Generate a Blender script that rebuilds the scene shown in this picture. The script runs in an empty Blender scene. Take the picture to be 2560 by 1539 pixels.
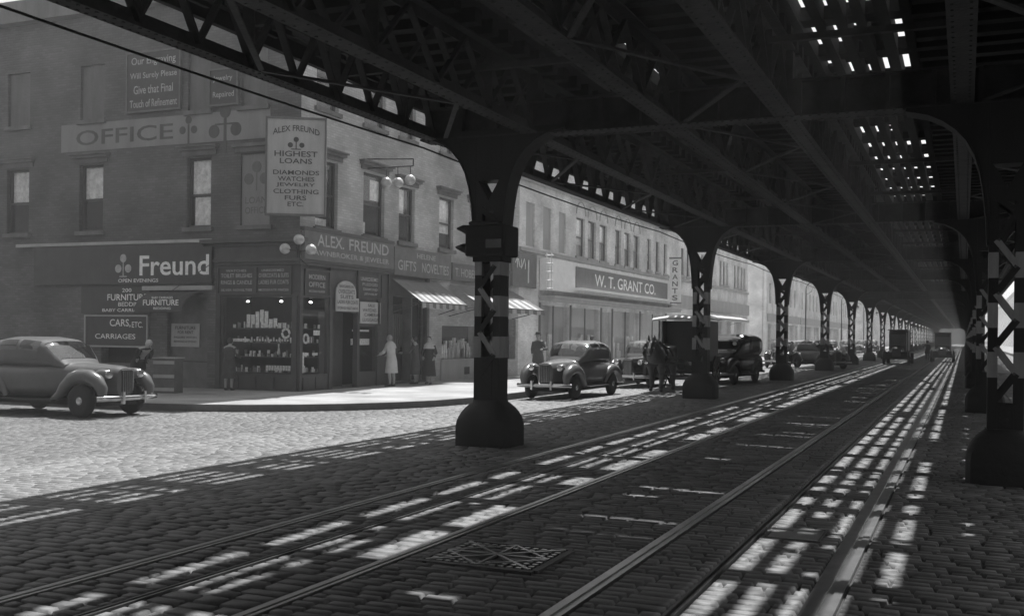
import bpy, bmesh, math, random
from mathutils import Vector, Matrix
random.seed(7)
R = math.radians
scene = bpy.context.scene
COL = scene.collection

# ------------------------------------------------------------------ camera
cam_d = bpy.data.cameras.new("camera"); cam = bpy.data.objects.new("camera", cam_d); COL.objects.link(cam)
scene.camera = cam
F_PX, CX, CY, ROLL = 2500.0, 1431.0, 837.2, .012
TH = math.atan(980 / F_PX)
cam_d.sensor_fit = 'HORIZONTAL'; cam_d.sensor_width = 36; cam_d.lens = 36 * F_PX / 2560
cam_d.shift_x = -(CX - 1280) / 2560; cam_d.shift_y = (CY - 769.5) / 2560
cam_d.clip_start = .05; cam_d.clip_end = 3000
fw = Vector((-math.sin(TH), math.cos(TH), 0)); r0 = Vector((math.cos(TH), math.sin(TH), 0)); u0 = Vector((0, 0, 1))
rt = r0 * math.cos(ROLL) + u0 * math.sin(ROLL); up = u0 * math.cos(ROLL) - r0 * math.sin(ROLL)
m = Matrix.Identity(4)
for i in range(3):
    m[i][0] = rt[i]; m[i][1] = up[i]; m[i][2] = -fw[i]
m[2][3] = 1.95
cam.matrix_world = m

# ------------------------------------------------------------------ light
SUN = Vector((.06, -.45, -1.0)).normalized()
sd = bpy.data.lights.new("sun", 'SUN'); sun = bpy.data.objects.new("sun", sd); COL.objects.link(sun)
sd.energy = 5.0; sd.angle = R(.75); sd.color = (1, 1, 1)
sun.rotation_euler = SUN.to_track_quat('-Z', 'Y').to_euler(); sun.location = (0, 0, 40)
w = bpy.data.worlds.new("World"); scene.world = w; w.use_nodes = True
nt = w.node_tree; nt.nodes.clear()
out = nt.nodes.new('ShaderNodeOutputWorld'); bg = nt.nodes.new('ShaderNodeBackground')
sky = nt.nodes.new('ShaderNodeTexSky'); sky.sky_type = 'NISHITA'; sky.sun_disc = False
sky.sun_elevation = R(65.5); sky.sun_rotation = R(-7.6)
bw = nt.nodes.new('ShaderNodeRGBToBW')
nt.links.new(sky.outputs[0], bw.inputs[0]); nt.links.new(bw.outputs[0], bg.inputs[0]); bg.inputs[1].default_value = .15
nt.links.new(bg.outputs[0], out.inputs[0])
vs = scene.view_settings; vs.view_transform = 'Standard'; vs.look = 'None'; vs.exposure = .62; vs.gamma = 1
scene.cycles.volume_bounces = 0; scene.cycles.max_bounces = 6; scene.cycles.transparent_max_bounces = 12

# ------------------------------------------------------------------ materials
def mat(name, v, rough=.7, metal=0., var=.25, scale=6., bump=0., bscale=30., spec=.5, streak=False):
    m = bpy.data.materials.new(name); m.use_nodes = True
    n = m.node_tree.nodes; l = m.node_tree.links; b = n['Principled BSDF']
    b.inputs['Roughness'].default_value = rough; b.inputs['Metallic'].default_value = metal
    b.inputs['Specular IOR Level'].default_value = spec
    tc = n.new('ShaderNodeTexCoord'); no = n.new('ShaderNodeTexNoise'); no.inputs['Scale'].default_value = scale
    no.inputs['Detail'].default_value = 6; no.inputs['Roughness'].default_value = .65
    if streak:
        mp = n.new('ShaderNodeMapping'); mp.inputs['Scale'].default_value = (1, 1, .18)
        l.new(tc.outputs['Object'], mp.inputs[0]); l.new(mp.outputs[0], no.inputs[0])
    else: l.new(tc.outputs['Object'], no.inputs[0])
    mr = n.new('ShaderNodeMapRange'); mr.inputs[1].default_value = .3; mr.inputs[2].default_value = .7
    mr.inputs[3].default_value = v * (1 - var); mr.inputs[4].default_value = v * (1 + var)
    l.new(no.outputs[0], mr.inputs[0]); l.new(mr.outputs[0], b.inputs['Base Color'])
    if bump:
        n2 = n.new('ShaderNodeTexNoise'); n2.inputs['Scale'].default_value = bscale; n2.inputs['Detail'].default_value = 5
        l.new(tc.outputs['Object'], n2.inputs[0])
        bp = n.new('ShaderNodeBump'); bp.inputs['Strength'].default_value = bump; bp.inputs['Distance'].default_value = .02
        l.new(n2.outputs[0], bp.inputs['Height']); l.new(bp.outputs[0], b.inputs['Normal'])
    return m
def brick_mat(name, v, mortar, sx=.24, sz=.075, rough=.85, var=.3, horiz=False, msize=.008, bump=.5):
    m = bpy.data.materials.new(name); m.use_nodes = True
    n = m.node_tree.nodes; l = m.node_tree.links; b = n['Principled BSDF']; b.inputs['Roughness'].default_value = rough
    g = n.new('ShaderNodeNewGeometry'); sp = n.new('ShaderNodeSeparateXYZ'); l.new(g.outputs['Position'], sp.inputs[0])
    cb = n.new('ShaderNodeCombineXYZ')
    if horiz: l.new(sp.outputs[0], cb.inputs[0]); l.new(sp.outputs[1], cb.inputs[1])
    else:
        ad = n.new('ShaderNodeMath'); l.new(sp.outputs[0], ad.inputs[0]); l.new(sp.outputs[1], ad.inputs[1])
        l.new(ad.outputs[0], cb.inputs[0]); l.new(sp.outputs[2], cb.inputs[1])
    br = n.new('ShaderNodeTexBrick'); l.new(cb.outputs[0], br.inputs[0])
    br.inputs['Scale'].default_value = 1; br.inputs['Brick Width'].default_value = sx; br.inputs['Row Height'].default_value = sz
    br.inputs['Mortar Size'].default_value = msize; br.inputs['Bias'].default_value = 0
    lo, hi = v * (1 - var), v * (1 + var)
    br.inputs['Color1'].default_value = (lo, lo, lo, 1); br.inputs['Color2'].default_value = (hi, hi, hi, 1)
    br.inputs['Mortar'].default_value = (mortar, mortar, mortar, 1)
    no = n.new('ShaderNodeTexNoise'); no.inputs['Scale'].default_value = .7; no.inputs['Detail'].default_value = 8
    l.new(g.outputs['Position'], no.inputs[0])
    mr = n.new('ShaderNodeMapRange'); mr.inputs[1].default_value = .3; mr.inputs[2].default_value = .7; mr.inputs[3].default_value = .65; mr.inputs[4].default_value = 1.25
    l.new(no.outputs[0], mr.inputs[0])
    mx = n.new('ShaderNodeMix'); mx.data_type = 'RGBA'; mx.blend_type = 'MULTIPLY'; mx.inputs[0].default_value = 1
    l.new(br.outputs['Color'], mx.inputs[6]); l.new(mr.outputs[0], mx.inputs[7]); l.new(mx.outputs[2], b.inputs['Base Color'])
    bp = n.new('ShaderNodeBump'); bp.inputs['Strength'].default_value = bump; bp.inputs['Distance'].default_value = .01
    inv = n.new('ShaderNodeMath'); inv.operation = 'SUBTRACT'; inv.inputs[0].default_value = 1; l.new(br.outputs['Fac'], inv.inputs[1])
    l.new(inv.outputs[0], bp.inputs['Height']); l.new(bp.outputs[0], b.inputs['Normal'])
    return m
def glass_mat(name, gl=.12, tint=.97):
    m = bpy.data.materials.new(name); m.use_nodes = True
    n = m.node_tree.nodes; l = m.node_tree.links; n.clear()
    o = n.new('ShaderNodeOutputMaterial'); t = n.new('ShaderNodeBsdfTransparent'); t.inputs[0].default_value = (tint, tint, tint, 1)
    g = n.new('ShaderNodeBsdfGlossy'); g.inputs['Roughness'].default_value = .03; g.inputs[0].default_value = (.9, .9, .9, 1)
    lw = n.new('ShaderNodeLayerWeight'); lw.inputs[0].default_value = .5
    pw = n.new('ShaderNodeMath'); pw.operation = 'POWER'; pw.inputs[1].default_value = 5; l.new(lw.outputs['Facing'], pw.inputs[0])
    ad = n.new('ShaderNodeMath'); ad.operation = 'MULTIPLY_ADD'; ad.inputs[1].default_value = .6; ad.inputs[2].default_value = gl; ad.use_clamp = True
    l.new(pw.outputs[0], ad.inputs[0])
    mx = n.new('ShaderNodeMixShader'); l.new(ad.outputs[0], mx.inputs[0]); l.new(t.outputs[0], mx.inputs[1]); l.new(g.outputs[0], mx.inputs[2])
    l.new(mx.outputs[0], o.inputs[0]); return m
def sett_mat(nm='granite_setts', k=1.0, bs=.6):
    m = bpy.data.materials.new(nm); m.use_nodes = True
    n = m.node_tree.nodes; l = m.node_tree.links; b = n['Principled BSDF']
    g = n.new('ShaderNodeNewGeometry'); no = n.new('ShaderNodeTexNoise'); no.inputs['Scale'].default_value = 22; no.inputs['Detail'].default_value = 10; no.inputs['Roughness'].default_value = .65
    l.new(g.outputs['Position'], no.inputs[0])
    n3 = n.new('ShaderNodeTexNoise'); n3.inputs['Scale'].default_value = .35; n3.inputs['Detail'].default_value = 5; l.new(g.outputs['Position'], n3.inputs[0])
    a = n.new('ShaderNodeMath'); a.operation = 'MULTIPLY_ADD'; a.inputs[1].default_value = .10; a.inputs[2].default_value = .03
    l.new(g.outputs['Random Per Island'], a.inputs[0])
    c = n.new('ShaderNodeMath'); c.operation = 'MULTIPLY_ADD'; c.inputs[1].default_value = .12; l.new(no.outputs[0], c.inputs[0]); l.new(a.outputs[0], c.inputs[2])
    d = n.new('ShaderNodeMath'); d.operation = 'MULTIPLY_ADD'; d.inputs[1].default_value = .16; l.new(n3.outputs[0], d.inputs[0]); l.new(c.outputs[0], d.inputs[2])
    e = n.new('ShaderNodeMath'); e.operation = 'SUBTRACT'; e.inputs[1].default_value = .07; l.new(d.outputs[0], e.inputs[0])
    kk = n.new('ShaderNodeMath'); kk.operation = 'MULTIPLY'; kk.inputs[1].default_value = k; l.new(e.outputs[0], kk.inputs[0]); l.new(kk.outputs[0], b.inputs['Base Color'])
    r = n.new('ShaderNodeMapRange'); r.inputs[3].default_value = .5; r.inputs[4].default_value = .72; l.new(no.outputs[0], r.inputs[0]); l.new(r.outputs[0], b.inputs['Roughness'])
    bp = n.new('ShaderNodeBump'); bp.inputs['Strength'].default_value = bs; bp.inputs['Distance'].default_value = .008
    l.new(no.outputs[0], bp.inputs['Height']); l.new(bp.outputs[0], b.inputs['Normal'])
    return m
M = dict(
 sett=sett_mat(), sett2=sett_mat('worn_street_setts', .72, .3),
 road=brick_mat('paved_road', .2, .06, .26, .13, .7, .25, True, .012, .6),
 joint=mat('joint_dirt', .045, .9, bump=.5),
 walk=brick_mat('sidewalk_slabs', .33, .2, 1.5, 1.5, .8, .06, True, .012, .3),
 kerb=mat('kerb_granite', .13, .75, var=.25, scale=3, bump=.3),
 rail=mat('worn_rail_steel', .45, .28, .9, .2, 3),
 raild=mat('rusty_rail_steel', .12, .5, .6, .3, 9),
 iron=mat('el_iron_paint', .018, .62, 0, .35, 2.5, .35, 18, streak=True),
 irond=mat('el_iron_sooty', .012, .75, 0, .4, 2.0, .3, 14),
 girder=mat('el_girder_dusty', .042, .8, 0, .45, 3.0, .4, 20),
 cast=mat('cast_iron_shoe', .02, .6, 0, .3, 3, .5, 10),
 band=mat('white_safety_paint', .34, .6, 0, .3, 4, .2, 20, streak=True),
 timber=mat('sooty_timber', .012, .9, 0, .4, 4, .4, 12),
 bricks=brick_mat('dark_side_brick', .12, .09, .24, .08, .85, .15, bump=.35),
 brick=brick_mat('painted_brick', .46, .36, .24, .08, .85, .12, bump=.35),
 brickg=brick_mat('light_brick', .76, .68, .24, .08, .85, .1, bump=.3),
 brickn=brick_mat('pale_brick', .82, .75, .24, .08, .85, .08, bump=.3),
 brickd=brick_mat('dark_brick', .14, .1, .24, .08, .85, .2, bump=.4),
 stone=mat('brownstone_trim', .14, .8, 0, .3, 2, .4, 12, streak=True),
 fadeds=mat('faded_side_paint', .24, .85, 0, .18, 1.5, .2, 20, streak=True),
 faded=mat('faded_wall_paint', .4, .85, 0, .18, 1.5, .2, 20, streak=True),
 fadedd=mat('faded_dark_paint', .09, .85, 0, .3, 2.5, streak=True),
 wood=mat('dark_shop_woodwork', .06, .5, 0, .3, 3, .15, 14),
 woodm=mat('grey_woodwork', .13, .6, 0, .25, 3, .15, 14),
 signd=mat('dark_sign_board', .05, .55, 0, .25, 2.5),
 signm=mat('grey_sign_board', .13, .6, 0, .25, 2.5),
 signl=mat('pale_sign_board', .42, .7, 0, .2, 2.0, streak=True),
 white=mat('white_enamel', .85, .5, 0, .1, 3),
 lett=mat('pale_letters', .85, .6, 0, .18, 5),
 lettm=mat('dull_gilt_letters', .42, .5, 0, .3, 6),
 lettd=mat('dark_letters', .05, .7, 0, .3, 8),
 gold=mat('gilded_ball', .5, .32, .3, .3, 4),
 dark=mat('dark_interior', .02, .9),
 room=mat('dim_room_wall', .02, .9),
 curtain=mat('net_curtain', .85, .9, 0, .35, 5, .6, 9),
 glass=glass_mat('window_glass', .04), glassc=glass_mat('car_glass', .16, .92), glassd=glass_mat('shop_glass', .02),
 canvas=mat('canvas_awning', .16, .9, 0, .2, 2), canvasd=mat('dark_canvas', .07, .9, 0, .3, 3),
 goods1=mat('pale_goods', .85, .5, 0, .4, 20), goods2=mat('mid_goods', .2, .5, 0, .4, 20), chrome=mat('chrome_plate', .6, .15, 1, .1),
 tyre=mat('tyre_rubber', .025, .85), rim=mat('painted_rim', .3, .35),
 carblk=mat('black_car_paint', .012, .18, 0, .1, spec=.7), cargry=mat('grey_car_paint', .13, .25, 0, .1, spec=.7), carmid=mat('faded_car_paint', .11, .3, 0, .1, spec=.6),
 cardul=mat('dull_black_paint', .01, .4, 0, .3, spec=.5), roofc=mat('canvas_roof', .5, .6, 0, .2),
 skin=mat('skin', .38, .6, 0, .1), coatl=mat('light_coat_cloth', .5, .9, 0, .12, 5, .4, 25), coatd=mat('dark_coat_cloth', .02, .9), coatm=mat('grey_coat_cloth', .07, .9), hair=mat('greying_hair', .25, .7), haird=mat('dark_hair', .03, .6),
 horse=mat('dark_bay_hide', .07, .42, 0, .4, 8), horsel=mat('pale_hide', .35, .6), leather=mat('harness_leather', .02, .45),
)

# ------------------------------------------------------------------ mesh helpers
class MB:
    def __init__(s): s.v = []; s.f = []; s.mi = []; s.cur = 0
    def add(s, vs, fs):
        o = len(s.v); s.v += [tuple(p) for p in vs]; s.f += [tuple(i + o for i in f) for f in fs]; s.mi += [s.cur] * len(fs); return s
    def box(s, x0, x1, y0, y1, z0, z1):
        return s.add([(x0,y0,z0),(x1,y0,z0),(x1,y1,z0),(x0,y1,z0),(x0,y0,z1),(x1,y0,z1),(x1,y1,z1),(x0,y1,z1)],
                     [(0,3,2,1),(4,5,6,7),(0,1,5,4),(1,2,6,5),(2,3,7,6),(3,0,4,7)])
    def beam(s, p, q, w, h, upv=(0,0,1)):
        p = Vector(p); q = Vector(q); d = (q - p).normalized(); u = Vector(upv)
        a = d.cross(u)
        if a.length < 1e-4: a = d.cross(Vector((1, 0, 0)))
        a.normalize(); b = a.cross(d).normalized(); a *= w / 2; b *= h / 2
        vs = [c + i * a + j * b for c in (p, q) for i, j in ((-1,-1),(1,-1),(1,1),(-1,1))]
        return s.add(vs, [(0,1,2,3),(4,7,6,5),(0,4,5,1),(1,5,6,2),(2,6,7,3),(3,7,4,0)])
    def tube(s, pts, r, n=8, sx=1, ref=None, cap=True):
        pts = [Vector(p) for p in pts]; rs = r if isinstance(r, (list, tuple)) else [r] * len(pts); vs = []; fs = []
        for i, p in enumerate(pts):
            d = (pts[min(i + 1, len(pts) - 1)] - pts[max(i - 1, 0)]).normalized()
            a = Vector(ref) if ref else (Vector((0,0,1)) if abs(d.z) < .9 else Vector((1,0,0)))
            b = d.cross(a).normalized(); a = b.cross(d).normalized()
            for k in range(n):
                t = 2 * math.pi * k / n; vs.append(p + (a * math.cos(t) * sx + b * math.sin(t)) * rs[i])
        for i in range(len(pts) - 1):
            for k in range(n): fs.append((i*n+k, i*n+(k+1)%n, (i+1)*n+(k+1)%n, (i+1)*n+k))
        if cap: fs += [tuple(range(n))[::-1], tuple(range((len(pts)-1)*n, len(pts)*n))]
        return s.add(vs, fs)
    def lathe(s, prof, c=(0,0,0), axis='z', n=20):
        vs = []; fs = []
        for r, h in prof:
            for k in range(n):
                t = 2 * math.pi * k / n; a, b = r * math.cos(t), r * math.sin(t)
                p = {'z': (a, b, h), 'x': (h, a, b), 'y': (a, h, b)}[axis]
                vs.append((c[0]+p[0], c[1]+p[1], c[2]+p[2]))
        L = len(prof)
        for i in range(L - 1):
            for k in range(n): fs.append((i*n+k, i*n+(k+1)%n, (i+1)*n+(k+1)%n, (i+1)*n+k))
        fs += [tuple(range(n))[::-1], tuple(range((L-1)*n, L*n))]
        return s.add(vs, fs)
    def ball(s, c, r, n=14, sc=(1,1,1)):
        prof = [(math.sin(math.pi*i/(n//2)) * r + 1e-4, -math.cos(math.pi*i/(n//2)) * r) for i in range(n//2 + 1)]
        o = len(s.v); s.lathe(prof, (0,0,0), 'z', n)
        for i in range(o, len(s.v)): s.v[i] = tuple(s.v[i][k] * sc[k] + c[k] for k in range(3))
        return s
    def prism(s, poly, axis, t0, t1):   # poly in the two other axes
        f = {'x': lambda a, b, t: (t, a, b), 'y': lambda a, b, t: (a, t, b), 'z': lambda a, b, t: (a, b, t)}[axis]
        n = len(poly); vs = [f(a, b, t0) for a, b in poly] + [f(a, b, t1) for a, b in poly]
        return s.add(vs, [tuple(range(n))[::-1], tuple(range(n, 2*n))] + [(i, (i+1)%n, n+(i+1)%n, n+i) for i in range(n)])
    def loft(s, rings, cap=True):
        n = len(rings[0]); vs = [p for r in rings for p in r]; fs = []
        for i in range(len(rings) - 1):
            for k in range(n): fs.append((i*n+k, i*n+(k+1)%n, (i+1)*n+(k+1)%n, (i+1)*n+k))
        if cap: fs += [tuple(range(n))[::-1], tuple(range((len(rings)-1)*n, len(rings)*n))]
        return s.add(vs, fs)
    def build(s, name, mats, parent=None, smooth=False, bevel=0, world=None, rec=True):
        me = bpy.data.meshes.new(name)
        v = s.v if world is None else [(p[0]-world[0], p[1]-world[1], p[2]-world[2]) for p in s.v]
        me.from_pydata(v, [], s.f); me.validate(clean_customdata=False)
        ms = mats if isinstance(mats, (list, tuple)) else [mats]
        for q in ms: me.materials.append(q)
        if len(ms) > 1 and len(me.polygons) == len(s.mi): me.polygons.foreach_set('material_index', s.mi)
        if rec:
            bm = bmesh.new(); bm.from_mesh(me); bmesh.ops.recalc_face_normals(bm, faces=bm.faces); bm.to_mesh(me); bm.free()
        if smooth:
            me.polygons.foreach_set('use_smooth', [True] * len(me.polygons))
            if hasattr(me, 'set_sharp_from_angle'): me.set_sharp_from_angle(angle=R(42))
        o = bpy.data.objects.new(name, me); COL.objects.link(o)
        if parent: o.parent = parent
        if bevel:
            b = o.modifiers.new('bevel', 'BEVEL'); b.width = bevel; b.segments = 2; b.limit_method = 'ANGLE'
        return o
def tag(o, label=None, cat=None, group=None, kind=None):
    if label: o['label'] = label
    if cat: o['category'] = cat
    if group: o['group'] = group
    if kind: o['kind'] = kind
    return o
def thing(name, label, cat, loc=(0,0,0), rz=0, group=None):
    o = bpy.data.objects.new(name, None); COL.objects.link(o); o.location = loc; o.rotation_euler = (0, 0, rz); o.empty_display_size = .3
    return tag(o, label, cat, group)
def copy_tree(o, parent=None):
    c = o.copy(); COL.objects.link(c); c.parent = parent
    for ch in list(o.children): copy_tree(ch, c)
    return c
def dup(o, loc, rz, label, group=None, sc=None):
    c = copy_tree(o); c.location = loc; c.rotation_euler = (0, 0, rz); c['label'] = label
    if group: c['group'] = group
    elif 'group' in c: del c['group']
    if sc: c.scale = sc
    return c
def text_mb(mb, s, org, right, upv, wdt, hgt, depth=.012, arch=0, bold=.008):
    cu = bpy.data.curves.new('t', 'FONT'); cu.body = s; cu.size = 1; cu.offset = bold; cu.resolution_u = 3
    ob = bpy.data.objects.new('t', cu); COL.objects.link(ob)
    me = bpy.data.meshes.new_from_object(ob)
    xs = [v.co.x for v in me.vertices]; ys = [v.co.y for v in me.vertices]
    if xs:
        x0, x1, y0, y1 = min(xs), max(xs), min(ys), max(ys)
        org = Vector(org); right = Vector(right).normalized(); upv = Vector(upv).normalized(); nrm = right.cross(upv)
        vs = []
        for v in me.vertices:
            a = (v.co.x - x0) / max(x1 - x0, 1e-6); b = (v.co.y - y0) / max(y1 - y0, 1e-6)
            zz = b * hgt + arch * (1 - (2 * a - 1) ** 2)
            vs.append(org + right * (a * wdt) + upv * zz + nrm * depth)
        mb.add(vs, [tuple(p.vertices) for p in me.polygons])
    bpy.data.objects.remove(ob); bpy.data.curves.remove(cu); bpy.data.meshes.remove(me)
def s_text(mb, s, x0, x1, z0, z1, y, **k): text_mb(mb, s, (x0, y, z0), (1,0,0), (0,0,1), x1 - x0, z1 - z0, **k)
def a_text(mb, s, y0, y1, z0, z1, x, **k): text_mb(mb, s, (x, y0, z0), (0,1,0), (0,0,1), y1 - y0, z1 - z0, **k)

# ------------------------------------------------------------------ ground
def gz(x):      # cambered roadway
    if x > .5: return -.018 * (x - .5)
    if x > -7.2: return .016 * (.5 - x)
    if x > -12.4: return .123 - .014 * (-7.2 - x)
    return .05
xs = [-400, -60, -30, -12.4, -11, -9.5, -8.2, -7.2, -5, -2.5, .5, 3, 5.9, 12, 60, 400]
b = MB(); ys = [-60, 400, 1500]
for i in range(len(xs) - 1):
    x0, x1 = xs[i], xs[i+1]
    for j in range(len(ys)-1):
        b.add([(x0, ys[j], gz(x0)-.03), (x1, ys[j], gz(x1)-.03), (x1, ys[j+1], gz(x1)-.03), (x0, ys[j+1], gz(x0)-.03)], [(0,1,2,3)])
tag(b.build('ground', M['joint'], rec=False), kind='structure')
# far roadway beyond the modelled setts
b = MB()
xr = [x for x in xs if -12.4 <= x <= 5.9]
for i in range(len(xr)-1): b.add([(xr[i],66,gz(xr[i])),(xr[i+1],66,gz(xr[i+1])),(xr[i+1],420,gz(xr[i+1])),(xr[i],420,gz(xr[i]))], [(0,1,2,3)])
b.add([(-60,-40,.046),(-31,-40,.046),(-31,18,.046),(-60,18,.046)], [(0,1,2,3)])
b.add([(-60,88.6,.05),(-12.4,88.6,.05),(-12.4,97,.05),(-60,97,.05)], [(0,1,2,3)])
tag(b.build('far_roadway', M['road'], rec=False), kind='structure')

RAILS = [(-6.13,-6.01), (-5.35,-5.27), (-4.46,-4.34), (-2.66,-2.52), (-1.91,-1.83), (-1.06,-.83)]
def setts():
    b = MB(); V = []; Fc = []
    strips = [(-12.25,-8.2,.13), (-8.2,-6.14,.125), (-6.0,-5.36,.13), (-5.26,-4.47,.16), (-4.33,-2.67,.12), (-2.51,-1.92,.13), (-1.82,-1.07,.13), (-.82,1.4,.13), (1.4,5.75,.14)]
    def stone(x0, x1, y0, y1, z, skew=0, rel=1.0):
        g = .008; x0 += g; x1 -= g; y0 += g*.9; y1 -= g*.9
        ix = min(.014, (x1-x0)*.2); iy = min(.014, (y1-y0)*.2)
        j = lambda a: random.uniform(-a, a)
        z += j(.004)*rel; tx, ty = j(.04)*rel, j(.05)*rel; xc, yc = (x0+x1)/2, (y0+y1)/2
        n = len(V)
        pts = [(x0,y0),(x1,y0),(x1,y1),(x0,y1)]
        for (x, y) in pts: V.append((x + j(.003), y + j(.003) + skew*(x-xc), z - .010 - .026*rel))
        for (x, y), (sx, sy) in zip(pts, ((1,1),(-1,1),(-1,-1),(1,-1))):
            V.append((x + sx*ix + j(.003), y + sy*iy + j(.002) + skew*(x-xc), z + tx*(x-xc)*.3 + ty*(y-yc)*.4))
        V.append((xc + j(.02), yc, z + .001*rel))
        for k in range(4):
            k2 = (k+1) % 4
            Fc.append((n+k, n+k2, n+4+k2, n+4+k)); Fc.append((n+4+k, n+4+k2, n+8))
    def fill(x0, x1, y0, y1, pitch, big, rel=1.0):
        y = y0; row = 0
        while y < y1:
            p = pitch * random.uniform(.9, 1.1); x = x0 - (random.uniform(0, .15))
            # camera wedge (kept generous)
            while x < x1 - .02:
                L = random.uniform(.2, .36) * big; xe = min(x + L, x1)
                if x1 - xe < .09: xe = x1
                if y > -1.2*x*.75 - 16 and y > 3.0 + max(0, (x - 1.0)) * 9 and y > -.62*x + .4:
                    wv = .015 * math.sin(y*.9 + x*.7) + .01*math.sin(x*2.3+y*3)
                    stone(max(x, x0), xe, y + wv, y + p + wv, gz((x+xe)/2), random.uniform(-.025, .025), rel)
                x = xe
            y += p; row += 1
    def emit(nm, mt):
        me = bpy.data.meshes.new(nm); me.from_pydata(V, [], Fc); me.materials.append(M[mt])
        me.polygons.foreach_set('use_smooth', [True]*len(me.polygons))
        o = bpy.data.objects.new(nm, me); COL.objects.link(o); tag(o, kind='structure'); V.clear(); Fc.clear()
    for x0, x1, p in strips: fill(x0, x1, 2.5, 66, p, 1.0, .35 if x0 < -8.1 else 1.0)
    emit('street_paving', 'sett')
    fill(-31, -12.25, 7, 18.2, .115, .9, .1); fill(-19, -12.25, 18.2, 25, .115, .9, .1)
    emit('side_street_paving', 'sett2')
setts()
# tramway rails with grooves, slot rails between
def track(xa, xb, slot, label):
    t = thing('street_track', label, 'tram track', ((xa[0]+xb[1])/2, 0, gz((xa[0]+xb[1])/2)), 0, 'tram tracks in the avenue')
    wl = t.location
    for (x0, x1) in (xa, xb):
        z = gz((x0+x1)/2); w_ = x1-x0; b = MB()
        b.box(x0, x0 + w_*.5, -5, 330, z-.03, z+.006); b.box(x0 + w_*.5, x0+w_*.72, -5, 330, z-.03, z-.008); b.box(x0+w_*.72, x1, -5, 330, z-.03, z+.004)
        b.build('rail', M['rail'], t, world=wl)
    x0, x1 = slot; z = gz((x0+x1)/2); b = MB()
    b.box(x0, (x0+x1)/2-.014, -5, 330, z-.03, z+.006); b.box((x0+x1)/2+.014, x1, -5, 330, z-.03, z+.006)
    b.build('slot_rail', M['raild'], t, world=wl)
track(RAILS[0], RAILS[2], RAILS[1], 'pair of steel street rails with conduit slot, nearer the left pillars')
track(RAILS[3], RAILS[5], RAILS[4], 'pair of steel street rails with conduit slot, right of the iron manhole grating')

# manhole grating
t = thing('manhole_cover', 'large square cast iron grating with crossed ribs set in the setts between the tracks', 'manhole cover', (-3.68, 7.7, gz(-3.68)+.004))
b = MB(); hx, hy = .52, .44
for s_ in (-1, 1):
    b.box(-hx, hx, s_*hy-.03, s_*hy+.03, -.02, .008); b.box(s_*hx-.03, s_*hx+.03, -hy+.03, hy-.03, -.02, .008)
b.build('frame', M['raild'], t)
b = MB(); b.box(-hx+.03, hx-.03, -hy+.03, hy-.03, -.02, -.006)
b.build('plate', M['irond'], t)
b = MB()
for s_ in (-1, 1):
    b.beam((-hx*.9, s_*hy*.9, .001), (hx*.9, -s_*hy*.9, .001), .03, .024)
b.beam((0,-hy*.9,.002),(0,hy*.9,.002),.024,.02); b.beam((-hx*.9,0,.002),(hx*.9,0,.002),.024,.02)
b.beam((-hx*.9,0,.0015),(0,hy*.9,.0015),.024,.02); b.beam((0,hy*.9,.0005),(hx*.9,0,.0005),.024,.02); b.beam((hx*.9,0,.0015),(0,-hy*.9,.0015),.024,.02); b.beam((0,-hy*.9,.0005),(-hx*.9,0,.0005),.024,.02)
for i in range(12):
    for j in range(10):
        if (i in (0, 1, 10, 11) or j in (0, 1, 8, 9)) : b.box(-.44+i*.08-.022, -.44+i*.08+.022, -.36+j*.08-.02, -.36+j*.08+.02, -.007, .007)
b.build('rib', M['rail'], t)
t = thing('manhole_cover', 'small plain steel cover plate lying in the sunlit strip beside the polished right rail', 'manhole cover', (-1.51, 9.93, gz(-1.5)))
b = MB(); b.box(-.24, .24, -.27, .27, -.02, .006); b.build('plate', M['rail'], t, bevel=.01)
b = MB(); b.box(-.265, .265, -.3, -.275, -.02, .004); b.box(-.265, .265, .275, .3, -.02, .004); b.box(.245,.265,-.275,.275,-.02,.01); b.box(-.265,-.245,-.275,.275,-.02,.01); b.build('frame', M['raild'], t)

# sidewalks
arc = [(-12.4, 26.2), (-12.42, 24.6), (-12.75, 22.8), (-13.3, 21.6), (-14.0, 20.6), (-14.8, 19.8), (-15.8, 19.1), (-17.0, 18.6), (-18.5, 18.3), (-20, 18.2)]
def sidewalk(name, poly, top, km=None):
    b = MB(); b.prism(poly, 'z', -.05, top); return tag(b.build(name, M['walk'], rec=True), kind='structure')
cx_, cy_ = -20.0, 26.2
inner = [(-12.46, 88.54)] + [(p[0] - .06*(1 if i < 4 else .7), p[1] + .06*(0 if i < 2 else .8)) for i, p in enumerate(arc)] + [(-60, 18.26), (-60, 88.54)]
sidewalk('sidewalk', inner, .22)
b = MB()
ko = [(-12.4, 88.6)] + arc + [(-60, 18.2)]; ki = inner[:-1]
b.add([(p[0],p[1],-.05) for p in ko]+[(p[0],p[1],-.05) for p in ki]+[(p[0],p[1],.214) for p in ko]+[(p[0],p[1],.214) for p in ki],
      sum([[(2*len(ko)+i, 2*len(ko)+i+1, 3*len(ko)+i+1, 3*len(ko)+i), (i, i+1, 2*len(ko)+i+1, 2*len(ko)+i)] for i in range(len(ko)-1)], []))
tag(b.build('kerb', M['kerb']), kind='structure')
for nm, poly in (('sidewalk', [(-12.6,97.2),(-12.6,420),(-60,420),(-60,97.2)]), ('sidewalk', [(6.0,20),(6.0,420),(60,420),(60,20)])):
    b = MB(); b.prism(poly, 'z', -.05, .2); tag(b.build(nm, M['walk']), kind='structure')
for x0, x1, y0, y1 in ((-12.6,-12.4,97,420),(5.8,6.0,19.8,420),(-60,-12.6,97,97.2)):
    b = MB(); b.box(x0,x1,y0,y1,-.05,.196); tag(b.build('kerb', M['kerb']), kind='structure')

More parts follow.
